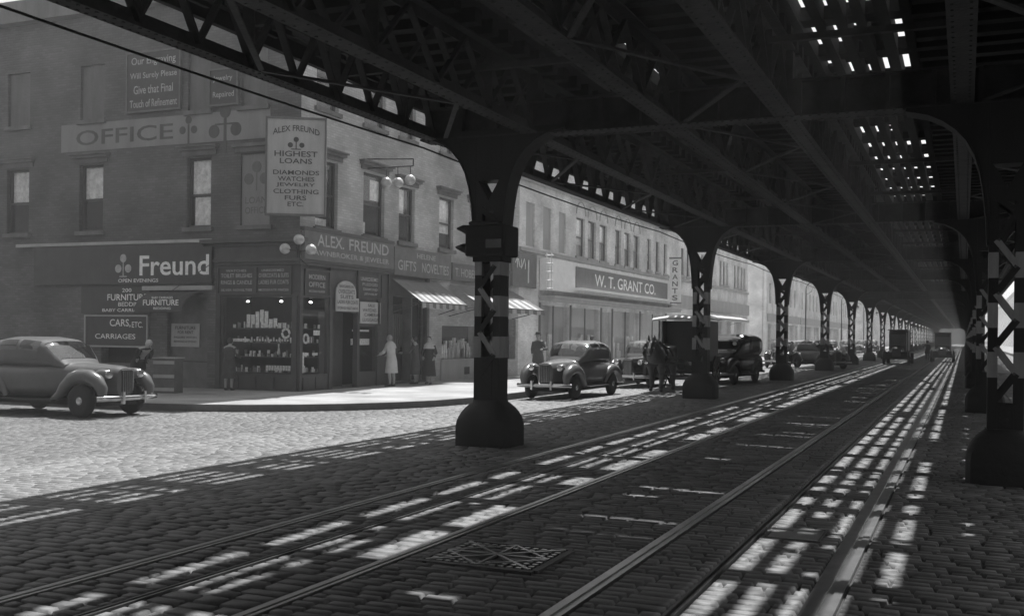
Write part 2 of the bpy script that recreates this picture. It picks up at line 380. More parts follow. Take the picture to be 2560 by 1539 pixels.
# ------------------------------------------------------------------ elevated railway
XL, XR, Y0C, PITCH, NB = -7.33, .53, 15.0, 14.25, 22
ZB = 5.2
def make_column():
    t = thing('el_column', '', 'pillar', (0,0,0), 0, 'iron pillars carrying the elevated railway')
    # cast iron shoe
    b = MB(); rings = []
    for hw, z in [(.50,-.1),(.50,.2),(.5,.32),(.487,.4),(.46,.47),(.42,.545),(.365,.615),(.30,.675),(.262,.705),(.25,.74)]:
        ring = []
        for k in range(24):
            a = 2*math.pi*k/24; c, s_ = math.cos(a), math.sin(a); e = 5.0
            r_ = (abs(c)**e + abs(s_)**e) ** (-1/e)
            ring.append((r_*c*hw, r_*s_*(hw*.92), z))
        rings.append(ring)
    b.loft(rings); sh = b.build('shoe', M['cast'], t, smooth=True)
    w_, d_ = .23, .17
    bands = [(1.44,1.79),(2.12,2.46),(2.80,3.15)]
    cuts = [.70,1.08,1.44,1.79,2.12,2.46,2.80,3.15,3.85]
    dk, wh = MB(), MB()
    for i in range(len(cuts)-1):
        z0, z1 = cuts[i], cuts[i+1]; B = wh if (z0, z1) in bands else dk; pr = .003 if B is wh else 0
        for s_ in (-1, 1):
            B.box(min(s_*(w_-.02), s_*(w_+pr)), max(s_*(w_-.02), s_*(w_+pr)), -d_+.02, d_-.02, z0, z1)
            for q in (-1, 1):
                y0, y1 = sorted((q*(d_-.02), q*(d_+pr))); x0, x1 = sorted((s_*.105, s_*(w_+pr)))
                B.box(x0, x1, y0, y1, z0, z1)
        if i == 0:
            for q in (-1, 1): y0, y1 = sorted((q*(d_-.018), q*(d_+.006))); dk.box(-.104, .104, y0, y1, z0, z1)
    dk.build('shaft', M['iron'], t); 
    z = 1.13; k = 0
    while z < 3.8:
        z2 = z + .365; zc = (z+z2)/2; s_ = 1 if k % 2 == 0 else -1
        tgt = wh if any(a - .02 < zc < c_ + .02 for a, c_ in bands) else lac
        for q in (-1, 1): lace(tgt, -s_*.135, z, s_*.135, min(z2, 3.9), q*(d_+.004), q*(d_+.014))
        z = z2; k += 1
    return t, wh
def lace(B, xa, za, xb, zb_, y0, y1, w=.088):
    d = Vector((xb-xa, zb_-za)).normalized(); n = Vector((-d.y, d.x)) * w/2
    B.prism([(xa+n.x, za+n.y), (xa-n.x, za-n.y), (xb-n.x, zb_-n.y), (xb+n.x, zb_+n.y)], 'y', min(y0,y1), max(y0,y1))
lac = MB()
col0, whb = make_column()
lac.build('lacing_bar', M['iron'], col0); whb.build('painted_band', M['band'], col0)
# curved bracket head
b = MB(); d_ = .175
b.prism([(-.23,3.85),(.23,3.85),(.23,4.36),(.19,4.36),(0,4.03),(-.19,4.36),(-.23,4.36)], 'y', -d_, d_)
b.prism([(-.23,4.36),(.23,4.36),(.23,5.2),(-.23,5.2)], 'y', -d_, d_)
curve = [(.004,3.25),(.02,3.6),(.055,3.95),(.105,4.25),(.18,4.5),(.29,4.71),(.43,4.87),(.60,5.0),(.80,5.1),(1.1,5.17)]
for s_ in (-1, 1):
    b.prism([(s_*.232,3.25)] + [(s_*(.23+x), z) for x, z in curve] + [(s_*1.33,5.2),(s_*.232,5.2)], 'y', -d_, d_)
b.build('bracket', M['iron'], col0)
b = MB()
for s_ in (-1, 1):
    pts = [(s_*(.235+x), z) for x, z in curve]
    for i in range(len(pts)-1):
        (xa, za), (xb, zb_) = pts[i], pts[i+1]; n = Vector((zb_-za, -(xb-xa))); n = n.normalized()*.02*s_
        b.prism([(xa,za),(xb,zb_),(xb+n.x,zb_+n.y),(xa+n.x,za+n.y)], 'y', -.2, .2)
b.build('flange', M['iron'], col0)
ordw = ['nearest','second','third','fourth','fifth','sixth','seventh','eighth','ninth','tenth','eleventh','twelfth','thirteenth','fourteenth','fifteenth','sixteenth','seventeenth','eighteenth','nineteenth','twentieth','twenty-first','twenty-second']
CY_ = [Y0C + PITCH*i for i in range(NB)]
first = True
for i, y in enumerate(CY_):
    for sx, X in ((0, XL), (1, XR)):
        side = 'left' if sx == 0 else 'right'
        if i == 0: lb = ('nearest dark lattice pillar on bulging shoe with pale bands, before the pawnbroker shop' if sx == 0 else 'nearest dark iron pillar of the right row, cut by the right edge of the picture')
        else: lb = '%s lattice iron pillar with curved head counting away along the %s row' % (ordw[i], side)
        if first: o = col0; o.location = (X, y, gz(X)); o['label'] = lb; first = False
        else: o = dup(col0, (X, y, gz(X)), 0, lb, 'iron pillars carrying the elevated railway')

b = MB()
for q in (-1, 1): y0, y1 = sorted((q*.152, q*.176)); b.box(-.104, .104, y0, y1, 1.081, 1.45)
b.build('cover_plate', M['iron'], col0)
el = thing('elevated_railway', 'dark iron elevated railway roofing the avenue, lattice girders under a slotted timber deck', 'elevated railway', (-3.33, Y0C, ZB))
WL = el.location
YA, YB = -28.0, Y0C + PITCH*(NB-1) + 2
for i in range(-3, NB):
    y = Y0C + PITCH*i; b = MB()
    b.box(-8.62, 1.96, y-.02, y+.02, ZB+.03, 5.72); b.box(-8.62, 1.96, y-.19, y+.19, ZB, ZB+.03); b.box(-8.62, 1.96, y-.16, y+.16, 5.72, 5.75)
    for X in (-8.4, -6.6, -4.25, -2.5, -.06, 1.74): b.box(X-.1, X+.1, y-.1, y+.1, 5.751, 6.18)
    k = -8.5
    while k < 1.9:
        b.box(k-.03, k+.03, y-.14, y+.14, ZB+.03, 5.72); k += .62
    x = -8.5
    while x < 1.9 and i < 5 and i >= -1:
        for q in (-.14, .14): b.box(x-.02, x+.02, y+q-.02, y+q+.02, ZB-.014, ZB)
        x += .13
    b.build('cross_girder', M['girder'], el, world=WL)
def lattice(X, half, wch, name, dbl=False, web=.07, mt='girder'):
    for seg in range(2):
        ya, yb = (YA, 72.3) if seg == 0 else (72.3, YB)
        b = MB()
        for i in range(-3, NB):
            s0 = Y0C + PITCH*i + .2; s1 = s0 + PITCH - .4
            if s1 < ya or s0 > yb or s0 < ya or (seg == 0 and s1 > yb + 3) or (seg == 1 and s0 < ya - .1): continue
            b.box(X-wch/2, X+wch/2, s0, s1, ZB+.005, ZB+.03); b.box(X-.012, X+.012, s0, s1, ZB+.03, ZB+.2)
            b.box(X-.1, X-.012, s0, s1, ZB+.03, ZB+.045); b.box(X+.012, X+.1, s0, s1, ZB+.03, ZB+.045)
            b.box(X-wch/2, X+wch/2, s0, s1, 6.16, 6.185); b.box(X-.012, X+.012, s0, s1, 6.02, 6.16)
            n = int(round((s1-s0)/half)); h = (s1-s0)/n; y = s0
            for k in range(n):
                za, zb_ = (ZB+.1, 6.1) if k % 2 == 0 else (6.1, ZB+.1)
                b.beam((X+.03, y, za), (X+.03, y+h, zb_), .03, web, (1,0,0)); 
                if dbl: b.beam((X-.03, y, 6.1+ZB+.1-za), (X-.03, y+h, 6.1+ZB+.1-zb_), .03, web, (1,0,0))
                if k % 4 == 0: b.box(X-.09, X+.09, y-.012, y+.012, ZB+.045, 6.02)
                if i < 4:
                    for q in (-.09, .09):
                        for rr in range(4): b.box(X+q*wch/.3-.014, X+q*wch/.3+.014, y+rr*h/4-.014, y+rr*h/4+.014, ZB-.006, ZB+.005)
                y += h
        b.build(name, M[mt], el, world=WL)
lattice(-8.4, .46, .24, 'outer_girder', False, .11); lattice(1.74, .46, .24, 'outer_girder', False, .11)
for X in (-6.6, -4.25, -2.5, -.06): lattice(X, .75, .3, 'track_girder', True, .09)
# flat bracing between the girders
b = MB()
for (xa, xb) in ((-8.25, -6.75), (-4.1, -2.65), (.1, 1.6)):
    for i in range(-2, 10):
        y = Y0C + PITCH*i
        for k in range(6):
            p, q = (xa, xb) if k % 2 == 0 else (xb, xa)
            b.beam((p, y+k*PITCH/6, ZB+.02+.01*(k%2)), (q, y+(k+1)*PITCH/6, ZB+.02+.01*(k%2)), .07, .03)
for (xa, xb) in ((-6.45,-4.4), (-2.35,-.2)):
    for i in range(-2, 10):
        y = Y0C + PITCH*i
        for k in (1, 3, 5): b.box(xa, xb, y+k*PITCH/6-.04, y+k*PITCH/6+.04, 5.65, 5.73)
b.build('bracing', M['girder'], el, world=WL)
# timber floor: ties and long planks with gaps the sun comes through
b = MB(); y = YA
def tie(b, x0, x1, y0, y1): b.box(x0, x1, y0, y1, 6.2, 6.4)
while y < YB:
    dw = random.uniform(-.03, .03)
    for x0, x1 in ((-8.6,-6.25),(-4.65,-2.35),(-.68,2.15)):
        tie(b, x0+random.uniform(-.02,.02), x1, y+dw, y+.2+dw)
    y += .55 if y < 90 else 1.1
b.build('ties', M['timber'], el, world=WL)
def slot_strip(b, x0, x1, slots, pitch, ph, barw, skipf, dp=.2, zt=6.62):
    # long planks with open slots between them, cross boards every pitch
    x = x0
    for s0, s1 in slots + [(x1, x1)]:
        b.box(x, s0, YA, YB, zt-dp, zt); x = s1
    y = YA + ph
    while y < YB:
        dd = random.uniform(-.05,.05)
        for s0, s1 in slots: b.box(s0+.001, s1-.001, y+dd+random.uniform(-.03,.03), y+barw+dd, zt-.22, zt-.03)
        for s0, s1 in slots:
            if random.random() < .08: b.box(s0+.001, s1-.001, y+barw+.05, y+pitch-.05, zt-.09, zt-.04)
            elif random.random() < skipf:
                f0 = random.uniform(0, .6); f1 = random.uniform(.3, 1)
                b.box(s0+.001, s1-.001, y+barw+.06+f0*(pitch-barw), y+barw+max(f0+.15, f1)*(pitch-barw), zt-.09, zt-.04)
        y += pitch
S1 = MB()
slot_strip(S1, -9.98, -8.62, [(-9.82,-9.75),(-9.58,-9.5),(-9.34,-9.26),(-9.1,-9.02),(-8.88,-8.76)], 1.42, .3, .40, .15, .08)
slot_strip(S1, -6.2, -4.7, [(-6.08,-5.93),(-5.66,-5.54),(-5.42,-5.32),(-5.12,-4.84)], 1.5, .25, .24, .14, .24)
slot_strip(S1, -2.3, -.72, [(-2.2,-2.02),(-1.88,-1.73),(-1.58,-1.46),(-1.32,-1.17),(-1.0,-.85)], 1.8, .9, .34, .2, .28)
slot_strip(S1, 2.2, 3.3, [(2.3,2.4),(2.55,2.65),(2.8,2.9),(3.05,3.15)], 1.42, .3, .42, .12, .08)
S1.build('walkway_planks', M['timber'], el, world=WL)
b = MB()
def holed(b, x0, x1, holes, zt=6.62):
    # solid strip with rectangular holes (y0, y1)
    y = YA
    for h0, h1 in sorted(holes):
        if h0 > y: b.box(x0, x1, y, h0, zt-.05, zt); y = h1
    b.box(x0, x1, y, YB, zt-.05, zt)
b.box(-8.62, -6.2, YA, YB, 6.57, 6.62)
def thin(n, y0, y1, w0, w1):
    r = []; y = y0
    while y < y1:
        y += random.uniform(.25, n); r.append((y, y+random.uniform(w0, w1)))
    return r
gA = thin(2.0, 2, 80, .06, .10)
gA += [(12.3,12.37),(12.75,12.83),(13.3,13.36),(14.2,14.3)]
gA.sort(); gA2 = [gA[0]]
for h in gA[1:]:
    if h[0] > gA2[-1][1] + .1: gA2.append(h)
b.box(-4.7, -4.25, YA, YB, 6.57, 6.62)
holed(b, -4.25, -3.75, [h for i, h in enumerate(gA2) if i % 2 == 0]); holed(b, -3.75, -3.1, [h for i, h in enumerate(gA2) if i % 3 != 0]); 
b.box(-3.1, -2.32, YA, YB, 6.57, 6.62)
x = -.72
while x < 2.2:
    wseg = .11 if int((x+.72)/.11) % 3 == 1 else .11
    hs = []
    if int(round((x+.72)/.11)) in (3, 4, 9, 12, 13, 16, 18, 24):
        y = random.uniform(-2, 8)
        while y < 70: hs.append((y, y+random.uniform(.10,.15))); y += random.uniform(.5, 2.4)
    holed(b, x, min(x+.11, 2.2), hs); x += .11
b.build('deck', M['timber'], el, world=WL)
b = MB()
for X in (-9.98, 3.3):
    b.box(X-.05, X+.05, YA, YB, 6.3, 6.7)
y = YA
while y < YB:
    for x0, x1 in ((-9.95, -8.5), (1.85, 3.27)): b.beam((x0, y, 6.45), (x1, y, 6.45), .1, .2)
    y += 2.84
b.build('outrigger', M['timber'], el, world=WL)
# fixtures: traffic signal strapped to the nearest left pillar
t = thing('traffic_signal', 'black boxy signal with jagged hooded lamps clamped round the nearest left pillar above its bands', 'traffic signal', (XL-.3, Y0C-.25, 3.5))
b = MB(); b.box(-.07,.66,-.03,.52,-.27,.24); b.box(-.0,.58,-.06,.4,.241,.3); b.build('housing', M['irond'], t, bevel=.03)
b = MB(); b.tube([(-.06,.1,.17),(-.17,.08,.2),(-.27,.07,.2)], [.09,.06,.015], 8); b.build('lamp_hood', M['irond'], t)
b = MB(); b.tube([(-.06,.1,-.14),(-.17,.08,-.12),(-.29,.07,-.11)], [.09,.07,.015], 8); b.build('lamp_hood', M['irond'], t)
b = MB(); b.box(.32,.6,-.045,-.031,-.14,-.0); b.build('plate', M['signm'], t)
b = MB(); b.box(.04,.56,.05,.45,-.36,-.271); b.build('strap', M['irond'], t)

# wires slung under the viaduct edge
for (z, X, sg, lab) in ((5.12, -8.66, .08, 'upper black cable slung just below the outer edge girder of the railway'),):
    b = MB(); pts = []
    for i in range(0, 9):
        y0 = Y0C + PITCH*(i-1)
        for k in range(8):
            f = k/8; pts.append((X, y0+f*PITCH, z - sg*4*f*(1-f)))
    b.tube(pts, .016, 5)
    o = b.build('cable', M['irond']); tag(o, lab, 'cable')

# ------------------------------------------------------------------ buildings
class Wall:
    """facade plane: axis 'S' faces -Y at y=plane (u = x); 'E' faces +X at x=plane (u = y); 'W' faces -X"""
    def __init__(s, axis, plane): s.a, s.p = axis, plane
    def pt(s, u, d, z):   # d = depth into the building
        if s.a == 'S': return (u, s.p + d, z)
        if s.a == 'E': return (s.p - d, u, z)
        return (s.p + d, u, z)
    def box(s, b, u0, u1, d0, d1, z0, z1):
        p, q = s.pt(u0, d0, z0), s.pt(u1, d1, z1)
        return b.box(min(p[0],q[0]), max(p[0],q[0]), min(p[1],q[1]), max(p[1],q[1]), z0, z1)
    def text(s, b, t, u0, u1, z0, z1, d=-.005, **k):
        if s.a == 'S': s_text(b, t, u0, u1, z0, z1, s.p + d, **k)
        else: a_text(b, t, u0, u1, z0, z1, s.p - d, **k)
    def skin(s, b, u0, u1, z0, z1, ops, depth=.34):
        us = sorted({u0, u1} | {v for o in ops for v in o[:2]}); zs = sorted({z0, z1} | {v for o in ops for v in o[2:]})
        for i in range(len(us)-1):
            for j in range(len(zs)-1):
                uc, zc = (us[i]+us[i+1])/2, (zs[j]+zs[j+1])/2
                if any(o[0] < uc < o[1] and o[2] < zc < o[3] for o in ops): continue
                b.add([s.pt(us[i],0,zs[j]), s.pt(us[i+1],0,zs[j]), s.pt(us[i+1],0,zs[j+1]), s.pt(us[i],0,zs[j+1])], [(0,1,2,3)])
        for o in ops:
            for (a, c) in (((o[0],o[2]),(o[1],o[2])), ((o[1],o[2]),(o[1],o[3])), ((o[1],o[3]),(o[0],o[3])), ((o[0],o[3]),(o[0],o[2]))):
                b.add([s.pt(a[0],0,a[1]), s.pt(c[0],0,c[1]), s.pt(c[0],depth,c[1]), s.pt(a[0],depth,a[1])], [(0,1,2,3)])
def window(W, par, wl, u0, u1, z0, z1, cur=None, lintel=True, sill=True, fm='wood', rail=.5, trim='stone', full=True):
    b = MB(); f = .07; d0, d1 = .12, .2; zm = z0 + (z1-z0)*rail
    for a in ((u0,u0+f,z0,z1),(u1-f,u1,z0,z1),(u0+f,u1-f,z0,z0+f),(u0+f,u1-f,z1-f,z1)): W.box(b, a[0], a[1], d0, d1, a[2], a[3])
    W.box(b, u0+f, u1-f, d0+.01, d1-.01, zm-.03, zm+.03)
    w_ = b.build('window', M[fm], par, world=wl)
    b = MB(); W.box(b, u0+f, u1-f, .155, .165, z0+f, z1-f); b.build('pane', M['glass'], w_, world=wl)
    if cur:
        b = MB()
        for (a0, a1, c0, c1) in cur:
            n = 10; P = []
            for i in range(n+1):
                u = u0+f + (u1-u0-2*f)*(a0+(a1-a0)*i/n); dd = .21 + .02*math.sin(i*2.3)
                P.append((u, dd))
            za, zb_ = z0+f+(z1-z0-2*f)*c0, z0+f+(z1-z0-2*f)*c1
            for i in range(n): b.add([W.pt(P[i][0],P[i][1],za), W.pt(P[i+1][0],P[i+1][1],za), W.pt(P[i+1][0],P[i+1][1],zb_), W.pt(P[i][0],P[i][1],zb_)], [(0,1,2,3)])
        b.build('curtain', M['curtain'], w_, world=wl)
    if sill:
        b = MB(); W.box(b, u0-.1, u1+.1, -.09, .1, z0-.13, z0-.003); b.build('sill', M[trim], w_, world=wl)
    if lintel:
        b = MB(); W.box(b, u0-.16, u1+.2, -.05, -.002, z1+.06, z1+.2); W.box(b, u0-.22, u1+.26, -.16, -.002, z1+.202, z1+.29); W.box(b, u0-.26, u1+.3, -.22, -.002, z1+.292, z1+.34)
        b.build('lintel', M[trim], w_, world=wl)
    return w_
def board(name, label, W, u0, u1, z0, z1, mt, texts=(), d=-.09, th=.06, frame=None, lm='lett', cat='sign', group=None, d2=None):
    c = W.pt((u0+u1)/2, d, z0); t = thing(name, label, cat, c, 0, group)
    b = MB(); W.box(b, u0, u1, d, d+th, z0, z1); b.build('panel', M[mt], t, world=c)
    if frame:
        b = MB(); f = .05
        for a in ((u0-f,u0,z0-f,z1+f),(u1,u1+f,z0-f,z1+f),(u0,u1,z0-f,z0),(u0,u1,z1,z1+f)): W.box(b, a[0], a[1], d-.03, d+th, a[2], a[3])
        b.build('frame', M[frame], t, world=c)
    if texts:
        b = MB()
        for tx in texts:
            s_, a0, a1, c0, c1 = tx[:5]; k = tx[5] if len(tx) > 5 else {}
            W.text(b, s_, a0, a1, c0, c1, d=d, depth=.008, **k)
        b.build('lettering', M[lm], t, world=c)
    return t, c
SW = Wall('S', 24.0); EW = Wall('E', -17.9)
# ---- corner building
cb = thing('corner_building', 'brick corner house with the pawnbroker shop on its ground floor and painted signs above', 'building', (-17.9, 24.0, 0)); wl = cb.location
TOP = 12.4
so_up = [(-22.05,-21.13,5.07,7.18), (-20.03,-18.97,5.07,7.18), (-22.05,-21.2,8.6,10.35), (-20.05,-19.1,8.6,10.35), (-26.4,-25.4,5.07,7.18), (-26.4,-25.4,8.6,10.35), (-29.6,-28.6,5.07,7.18), (-29.6,-28.6,8.6,10.35)]
so_dn = [(-22.75,-21.2,.2,2.95), (-20.6,-18.15,.7,2.96), (-25.4,-23.5,.9,1.9)]
eo_up = [(24.72,25.85,5.07,7.1), (27.25,28.5,5.07,7.1), (29.4,30.45,5.07,6.95), (24.72,25.85,8.62,10.6), (27.25,28.5,8.62,10.6), (29.4,30.45,8.62,10.6)]
eo_dn = [(24.15,25.42,.7,2.96), (25.68,26.93,.24,2.57), (26.98,28.05,.7,2.14), (29.1,31.3,.3,3.2)]
b = MB(); SW.skin(b, -40, -17.9, 4.0, TOP, so_up); b.build('side_wall', M['bricks'], cb, world=wl)  # darker brick on this side than on the front wall
b = MB(); EW.skin(b, 24.0, 31.46, 4.0, TOP, eo_up)
b.box(-40, -18.25, 24.35, 45, 4.45, TOP-.01); b.add([(-40,24,TOP),(-17.9,24,TOP),(-17.9,31.46,TOP),(-40,31.46,TOP)],[(0,1,2,3)])
b.add([(-40,24,4.0),(-18.25,24,4.0),(-18.25,31.46,4.0),(-40,31.46,4.0)],[(0,1,2,3)])
b.add([(-18.25,24,4.0),(-17.9,24,4.0),(-17.9,31.46,4.0),(-18.25,31.46,4.0)],[(0,1,2,3)])
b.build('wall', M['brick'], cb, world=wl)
b = MB(); SW.skin(b, -40, -20.9, .2, 3.995, [o for o in so_dn if o[1] < -21], .3)
b.build('ground_floor_wall', M['brickd'], cb, world=wl)
b = MB(); SW.skin(b, -20.9, -17.9, .2, 3.995, [(-20.6,-18.15,.7,2.96)], .12); EW.skin(b, 24.0, 31.46, .2, 3.995, eo_dn, .12)
for u in (-20.86, -18.1):   SW.box(b, u, u+.16, -.05, -.002, .2, 3.0)
for u in (24.0, 25.46, 26.95-.02, 28.1, 28.75): EW.box(b, u, u+.13, -.05, -.002, .2, 3.9)
for k in range(4): SW.box(b, -20.6+.64*k+.04, -20.6+.64*k+.58, -.03, -.002, .28, .62)
for k in range(2): EW.box(b, 24.2+.62*k, 24.2+.62*k+.54, -.03, -.002, .28, .62)
b.build('shopfront', M['wood'], cb, world=wl)
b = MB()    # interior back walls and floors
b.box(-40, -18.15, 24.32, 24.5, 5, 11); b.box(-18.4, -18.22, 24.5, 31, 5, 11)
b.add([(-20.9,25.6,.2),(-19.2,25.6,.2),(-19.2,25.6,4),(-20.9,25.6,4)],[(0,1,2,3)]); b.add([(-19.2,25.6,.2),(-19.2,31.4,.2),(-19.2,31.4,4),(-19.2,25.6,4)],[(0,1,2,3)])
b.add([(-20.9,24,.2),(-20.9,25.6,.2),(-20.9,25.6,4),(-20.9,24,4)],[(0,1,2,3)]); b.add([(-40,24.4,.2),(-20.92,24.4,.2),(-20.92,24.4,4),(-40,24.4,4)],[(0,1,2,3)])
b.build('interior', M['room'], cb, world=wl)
for i, (u0,u1,z0,z1) in enumerate(so_up):
    if i == 0: cur = [(.0,1,.48,1),(.1,.95,0,.44)]  # white curtains here also paint in the sky reflected by the panes
    elif i in (4, 6): cur = [(0,1,.5,1)]
    else: cur = None
    if i == 1:
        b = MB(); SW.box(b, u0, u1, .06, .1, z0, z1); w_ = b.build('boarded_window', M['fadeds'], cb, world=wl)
        b = MB(); SW.box(b, u0-.1, u1+.1, -.09, .1, z0-.13, z0-.003); b.build('sill', M['stone'], w_, world=wl)
        b = MB(); SW.box(b, u0-.18, u1+.18, -.06, -.002, z1+.06, z1+.2); SW.box(b, u0-.24, u1+.24, -.16, -.002, z1+.202, z1+.3); b.build('lintel', M['stone'], w_, world=wl)
        b = MB()
        for (x, z, r) in ((-19.5,6.8,.17),(-19.78,6.45,.17),(-19.22,6.45,.17)):
            b.prism([(x+r*math.cos(a*.5236), z+r*math.sin(a*.5236)) for a in range(12)], 'y', 24.052, 24.059)
        b.box(-19.515,-19.485,24.052,24.059,6.1,6.62)
        SW.text(b, 'LOAN', -19.9, -19.12, 5.72, 5.92, d=.055, depth=.003); SW.text(b, 'OFFICE', -19.9, -19.12, 5.42, 5.62, d=.055, depth=.003)
        b.build('faded_lettering', M['stone'], w_, world=wl)
    elif i in (2, 3, 5, 7):
        b = MB(); SW.box(b, u0, u1, .1, .14, z0, z1); w_ = b.build('shuttered_window', M['stone'], cb, world=wl)
        b = MB(); SW.box(b, u0-.1, u1+.1, -.09, .08, z0-.13, z0-.003); b.build('sill', M['stone'], w_, world=wl)
    else: window(SW, cb, wl, u0, u1, z0, z1, cur, rail=.47)
for i, (u0,u1,z0,z1) in enumerate(eo_up):
    cur = [[(0,.75,0,.12)], [(.55,1,.6,.95),(0,.3,0,.2)], [(0,.6,.5,1)], None, None, [(0,1,.5,1)]][i]
    window(EW, cb, wl, u0, u1, z0, z1, cur)
# display glass
for W, a in ((SW,(-20.6,-18.15,.7,2.96)),(EW,(24.15,25.42,.7,2.96)),(EW,(26.98,28.05,.7,2.14))):
    b = MB(); W.box(b, a[0], a[1], .05, .06, a[2], a[3]); b.build('display_glass', M['glassd'], cb, world=wl)
b = MB()   # cornice of the shop
for (z0, z1, o) in ((3.9,3.98,.1),(3.985,4.08,.16),(4.46,4.54,.12),(4.545,4.66,.28)):
    SW.box(b, -21.3 if z0 > 4.3 else -20.9, -17.9+o, -o, -.002, z0, z1)
for (z0, z1, o) in ((3.9,3.98,.1),(3.985,4.05,.14),(4.9,5.0,.16)):
    EW.box(b, 24.0, 28.9, -o, -.002, z0, z1)
SW.box(b, -20.85, -17.95, -.06, -.003, 4.09, 4.45)
b.build('cornice', M['wood'], cb, world=wl)
b = MB(); SW.box(b, -29, -20.95, -.14, -.002, 4.6, 4.7); SW.box(b, -23.65, -20.95, -.12, -.002, 3.17, 3.3); b.build('fascia_strip', M['faded'], cb, world=wl)
b = MB(); b.box(-40.2, -17.55, 23.65, 23.998, TOP-.5, TOP+.2); b.box(-17.898, -17.55, 23.998, 31.5, TOP-.5, TOP+.2); b.build('roof_cornice', M['stone'], cb, world=wl)
# painted band OFFICE and hanging ball emblems
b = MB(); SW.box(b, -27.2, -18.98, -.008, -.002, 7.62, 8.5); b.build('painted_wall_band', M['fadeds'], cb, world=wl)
b = MB(); SW.text(b, 'OFFICE', -26.55, -22.6, 7.8, 8.28, d=-.008, depth=.004, bold=.01)
for cx, cz, r in ((-22.0,8.33,.12),(-22.23,8.03,.12),(-21.79,8.03,.12),(-20.62,8.5,.2),(-21.03,7.92,.2),(-20.22,7.95,.2)):
    b.prism([(cx+r*math.cos(a*.393), cz+r*math.sin(a*.393)) for a in range(16)], 'y', 23.982, 23.988)
b.box(-22.03,-21.97,23.982,23.988,7.6,8.2); b.box(-20.67,-20.57,23.982,23.988,7.25,8.3); b.box(-21.0,-20.25,23.982,23.988,8.1,8.15)
b.build('faded_lettering', M['fadedd'], cb, world=wl)
b = MB()   # door leaf + steps, doors of pawnshop
EW.box(b, 25.68, 26.93, .5, .55, .24, 2.57); EW.box(b, 26.0, 26.3, .48, .5, .7, 1.4)
b.build('shop_door', M['wood'], cb, world=wl)
b = MB(); SW.box(b, -22.75, -21.2, .12, .2, 1.02, 2.95); SW.box(b, -22.75,-21.2,.02,.06,.2,1.0); b.build('boarded_doorway', M['woodm'], cb, world=wl)
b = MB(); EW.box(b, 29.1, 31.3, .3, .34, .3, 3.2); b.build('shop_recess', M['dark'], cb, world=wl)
b = MB(); EW.box(b, 30.2,30.28,-.05,.3,.3,3.2); EW.box(b, 31.3, 31.46, -.06, -.002, .3, 3.9)
for k in range(7): EW.box(b, 29.2+k*.14, 29.28+k*.14, .24, .3, 1.2+.3*random.random(), 2.6)
b.build('shop_post', M['woodm'], cb, world=wl)
# window goods: uncountable small stock
b = MB(); rg = random.Random(3)
for z in (.74, 1.2, 1.62, 2.05):
    SW.box(b, -20.5, -18.2, .25, .6, z-.03, z); EW.box(b, 24.25, 25.4, .25, .6, z-.03, z)
sh = b.build('display_shelves', M['wood'], cb, world=wl)
gd = thing('window_stock', 'jumble of watches, rings, cards and small silver on the shelves in the pawnshop windows', 'shop goods', (-18.5, 24.5, .74)); gd['kind'] = 'stuff'; gw = gd.location
for nm, mt in (('pale_stock', 'goods1'), ('mid_stock', 'goods2')):
    b = MB()
    for z in (.74, 1.2, 1.62, 2.05):
        for W, ua, ub in ((SW, -20.5, -18.25), (EW, 24.25, 25.38)):
            u = ua
            while u < ub:
                w_ = rg.uniform(.03, .09); h = rg.uniform(.04, .2)
                if rg.random() < (.55 if nm == 'pale_stock' else .8): d = rg.uniform(.27, .5); W.box(b, u, u+w_, d, d+.03, z+.001, z+h)
                u += w_ + rg.uniform(.01, .09)
    if nm == 'pale_stock':
        for k in range(9):
            SW.box(b, -20.0+k*.155, -20.0+k*.155+.13, .3+.01*k, .31+.01*k, 2.06+.0*k, 2.5+rg.uniform(-.1,.18) - .04*k*(k>4))
        for k in range(16): SW.box(b, -19.9+k*.1, -19.86+k*.1, .26, .28, 1.66, 1.72+.06*(k%2))
        for k in range(9): SW.box(b, -19.25+k*.1, -19.18+k*.1, .26, .28, .8, .95)
        SW.box(b, -20.5, -19.9, .26, .27, 1.64, 1.73); EW.box(b, 24.25, 24.4, .1, .12, .75, 1.35); EW.box(b, 24.5, 24.75, .2, .22, 1.25, 1.33); EW.box(b,24.95,25.2,.2,.22,1.25,1.33); EW.box(b, 25.0,25.3,.2,.22,1.85,2.0)
        b.tube([(-18.5+.13*math.cos(a*.5236), 24.2, 1.9+.13*math.sin(a*.5236)) for a in range(13)], .035, 8)
        b.tube([(-18.05, 24.55+.11*math.cos(a*.5236), 1.75+.13*math.sin(a*.5236)) for a in range(13)], .03, 8)
        for k in range(5): b.lathe([(.02,1.25),(.05,1.3),(.02,1.5),(.035,1.62)], (-18.9+.16*k*0, 24.4, 0), 'z', 8) if k == 0 else None
        EW.box(b, 27.0, 28.0, .2, .25, 1.55, 1.75); EW.box(b, 27.0, 27.85, .12, .2, 1.98, 2.04)
    b.build(nm, M[mt], gd, world=gw)
lm = bpy.data.materials.new('shop_bulb'); lm.use_nodes = True; e_ = lm.node_tree.nodes['Principled BSDF']; e_.inputs['Emission Color'].default_value = (1,1,1,1); e_.inputs['Emission Strength'].default_value = 12
for i, (x, y) in enumerate(((-20.0,24.35),(-18.75,24.3),(-18.3,24.6),(-18.3,25.1))):
    t = thing('shop_lamp', 'small lit bulb hanging at the top inside the pawnshop window', 'lamp', (x, y, 2.86), 0, 'lit bulbs at the top of the pawnshop windows')
    b = MB(); b.ball((0,0,-.02), .03, 10, (1.5,1.5,.8)); b.build('bulb', lm, t, smooth=True); b = MB(); b.tube([(0,0,.01),(0,0,.25)], .012, 6); b.build('cord', M['dark'], t)
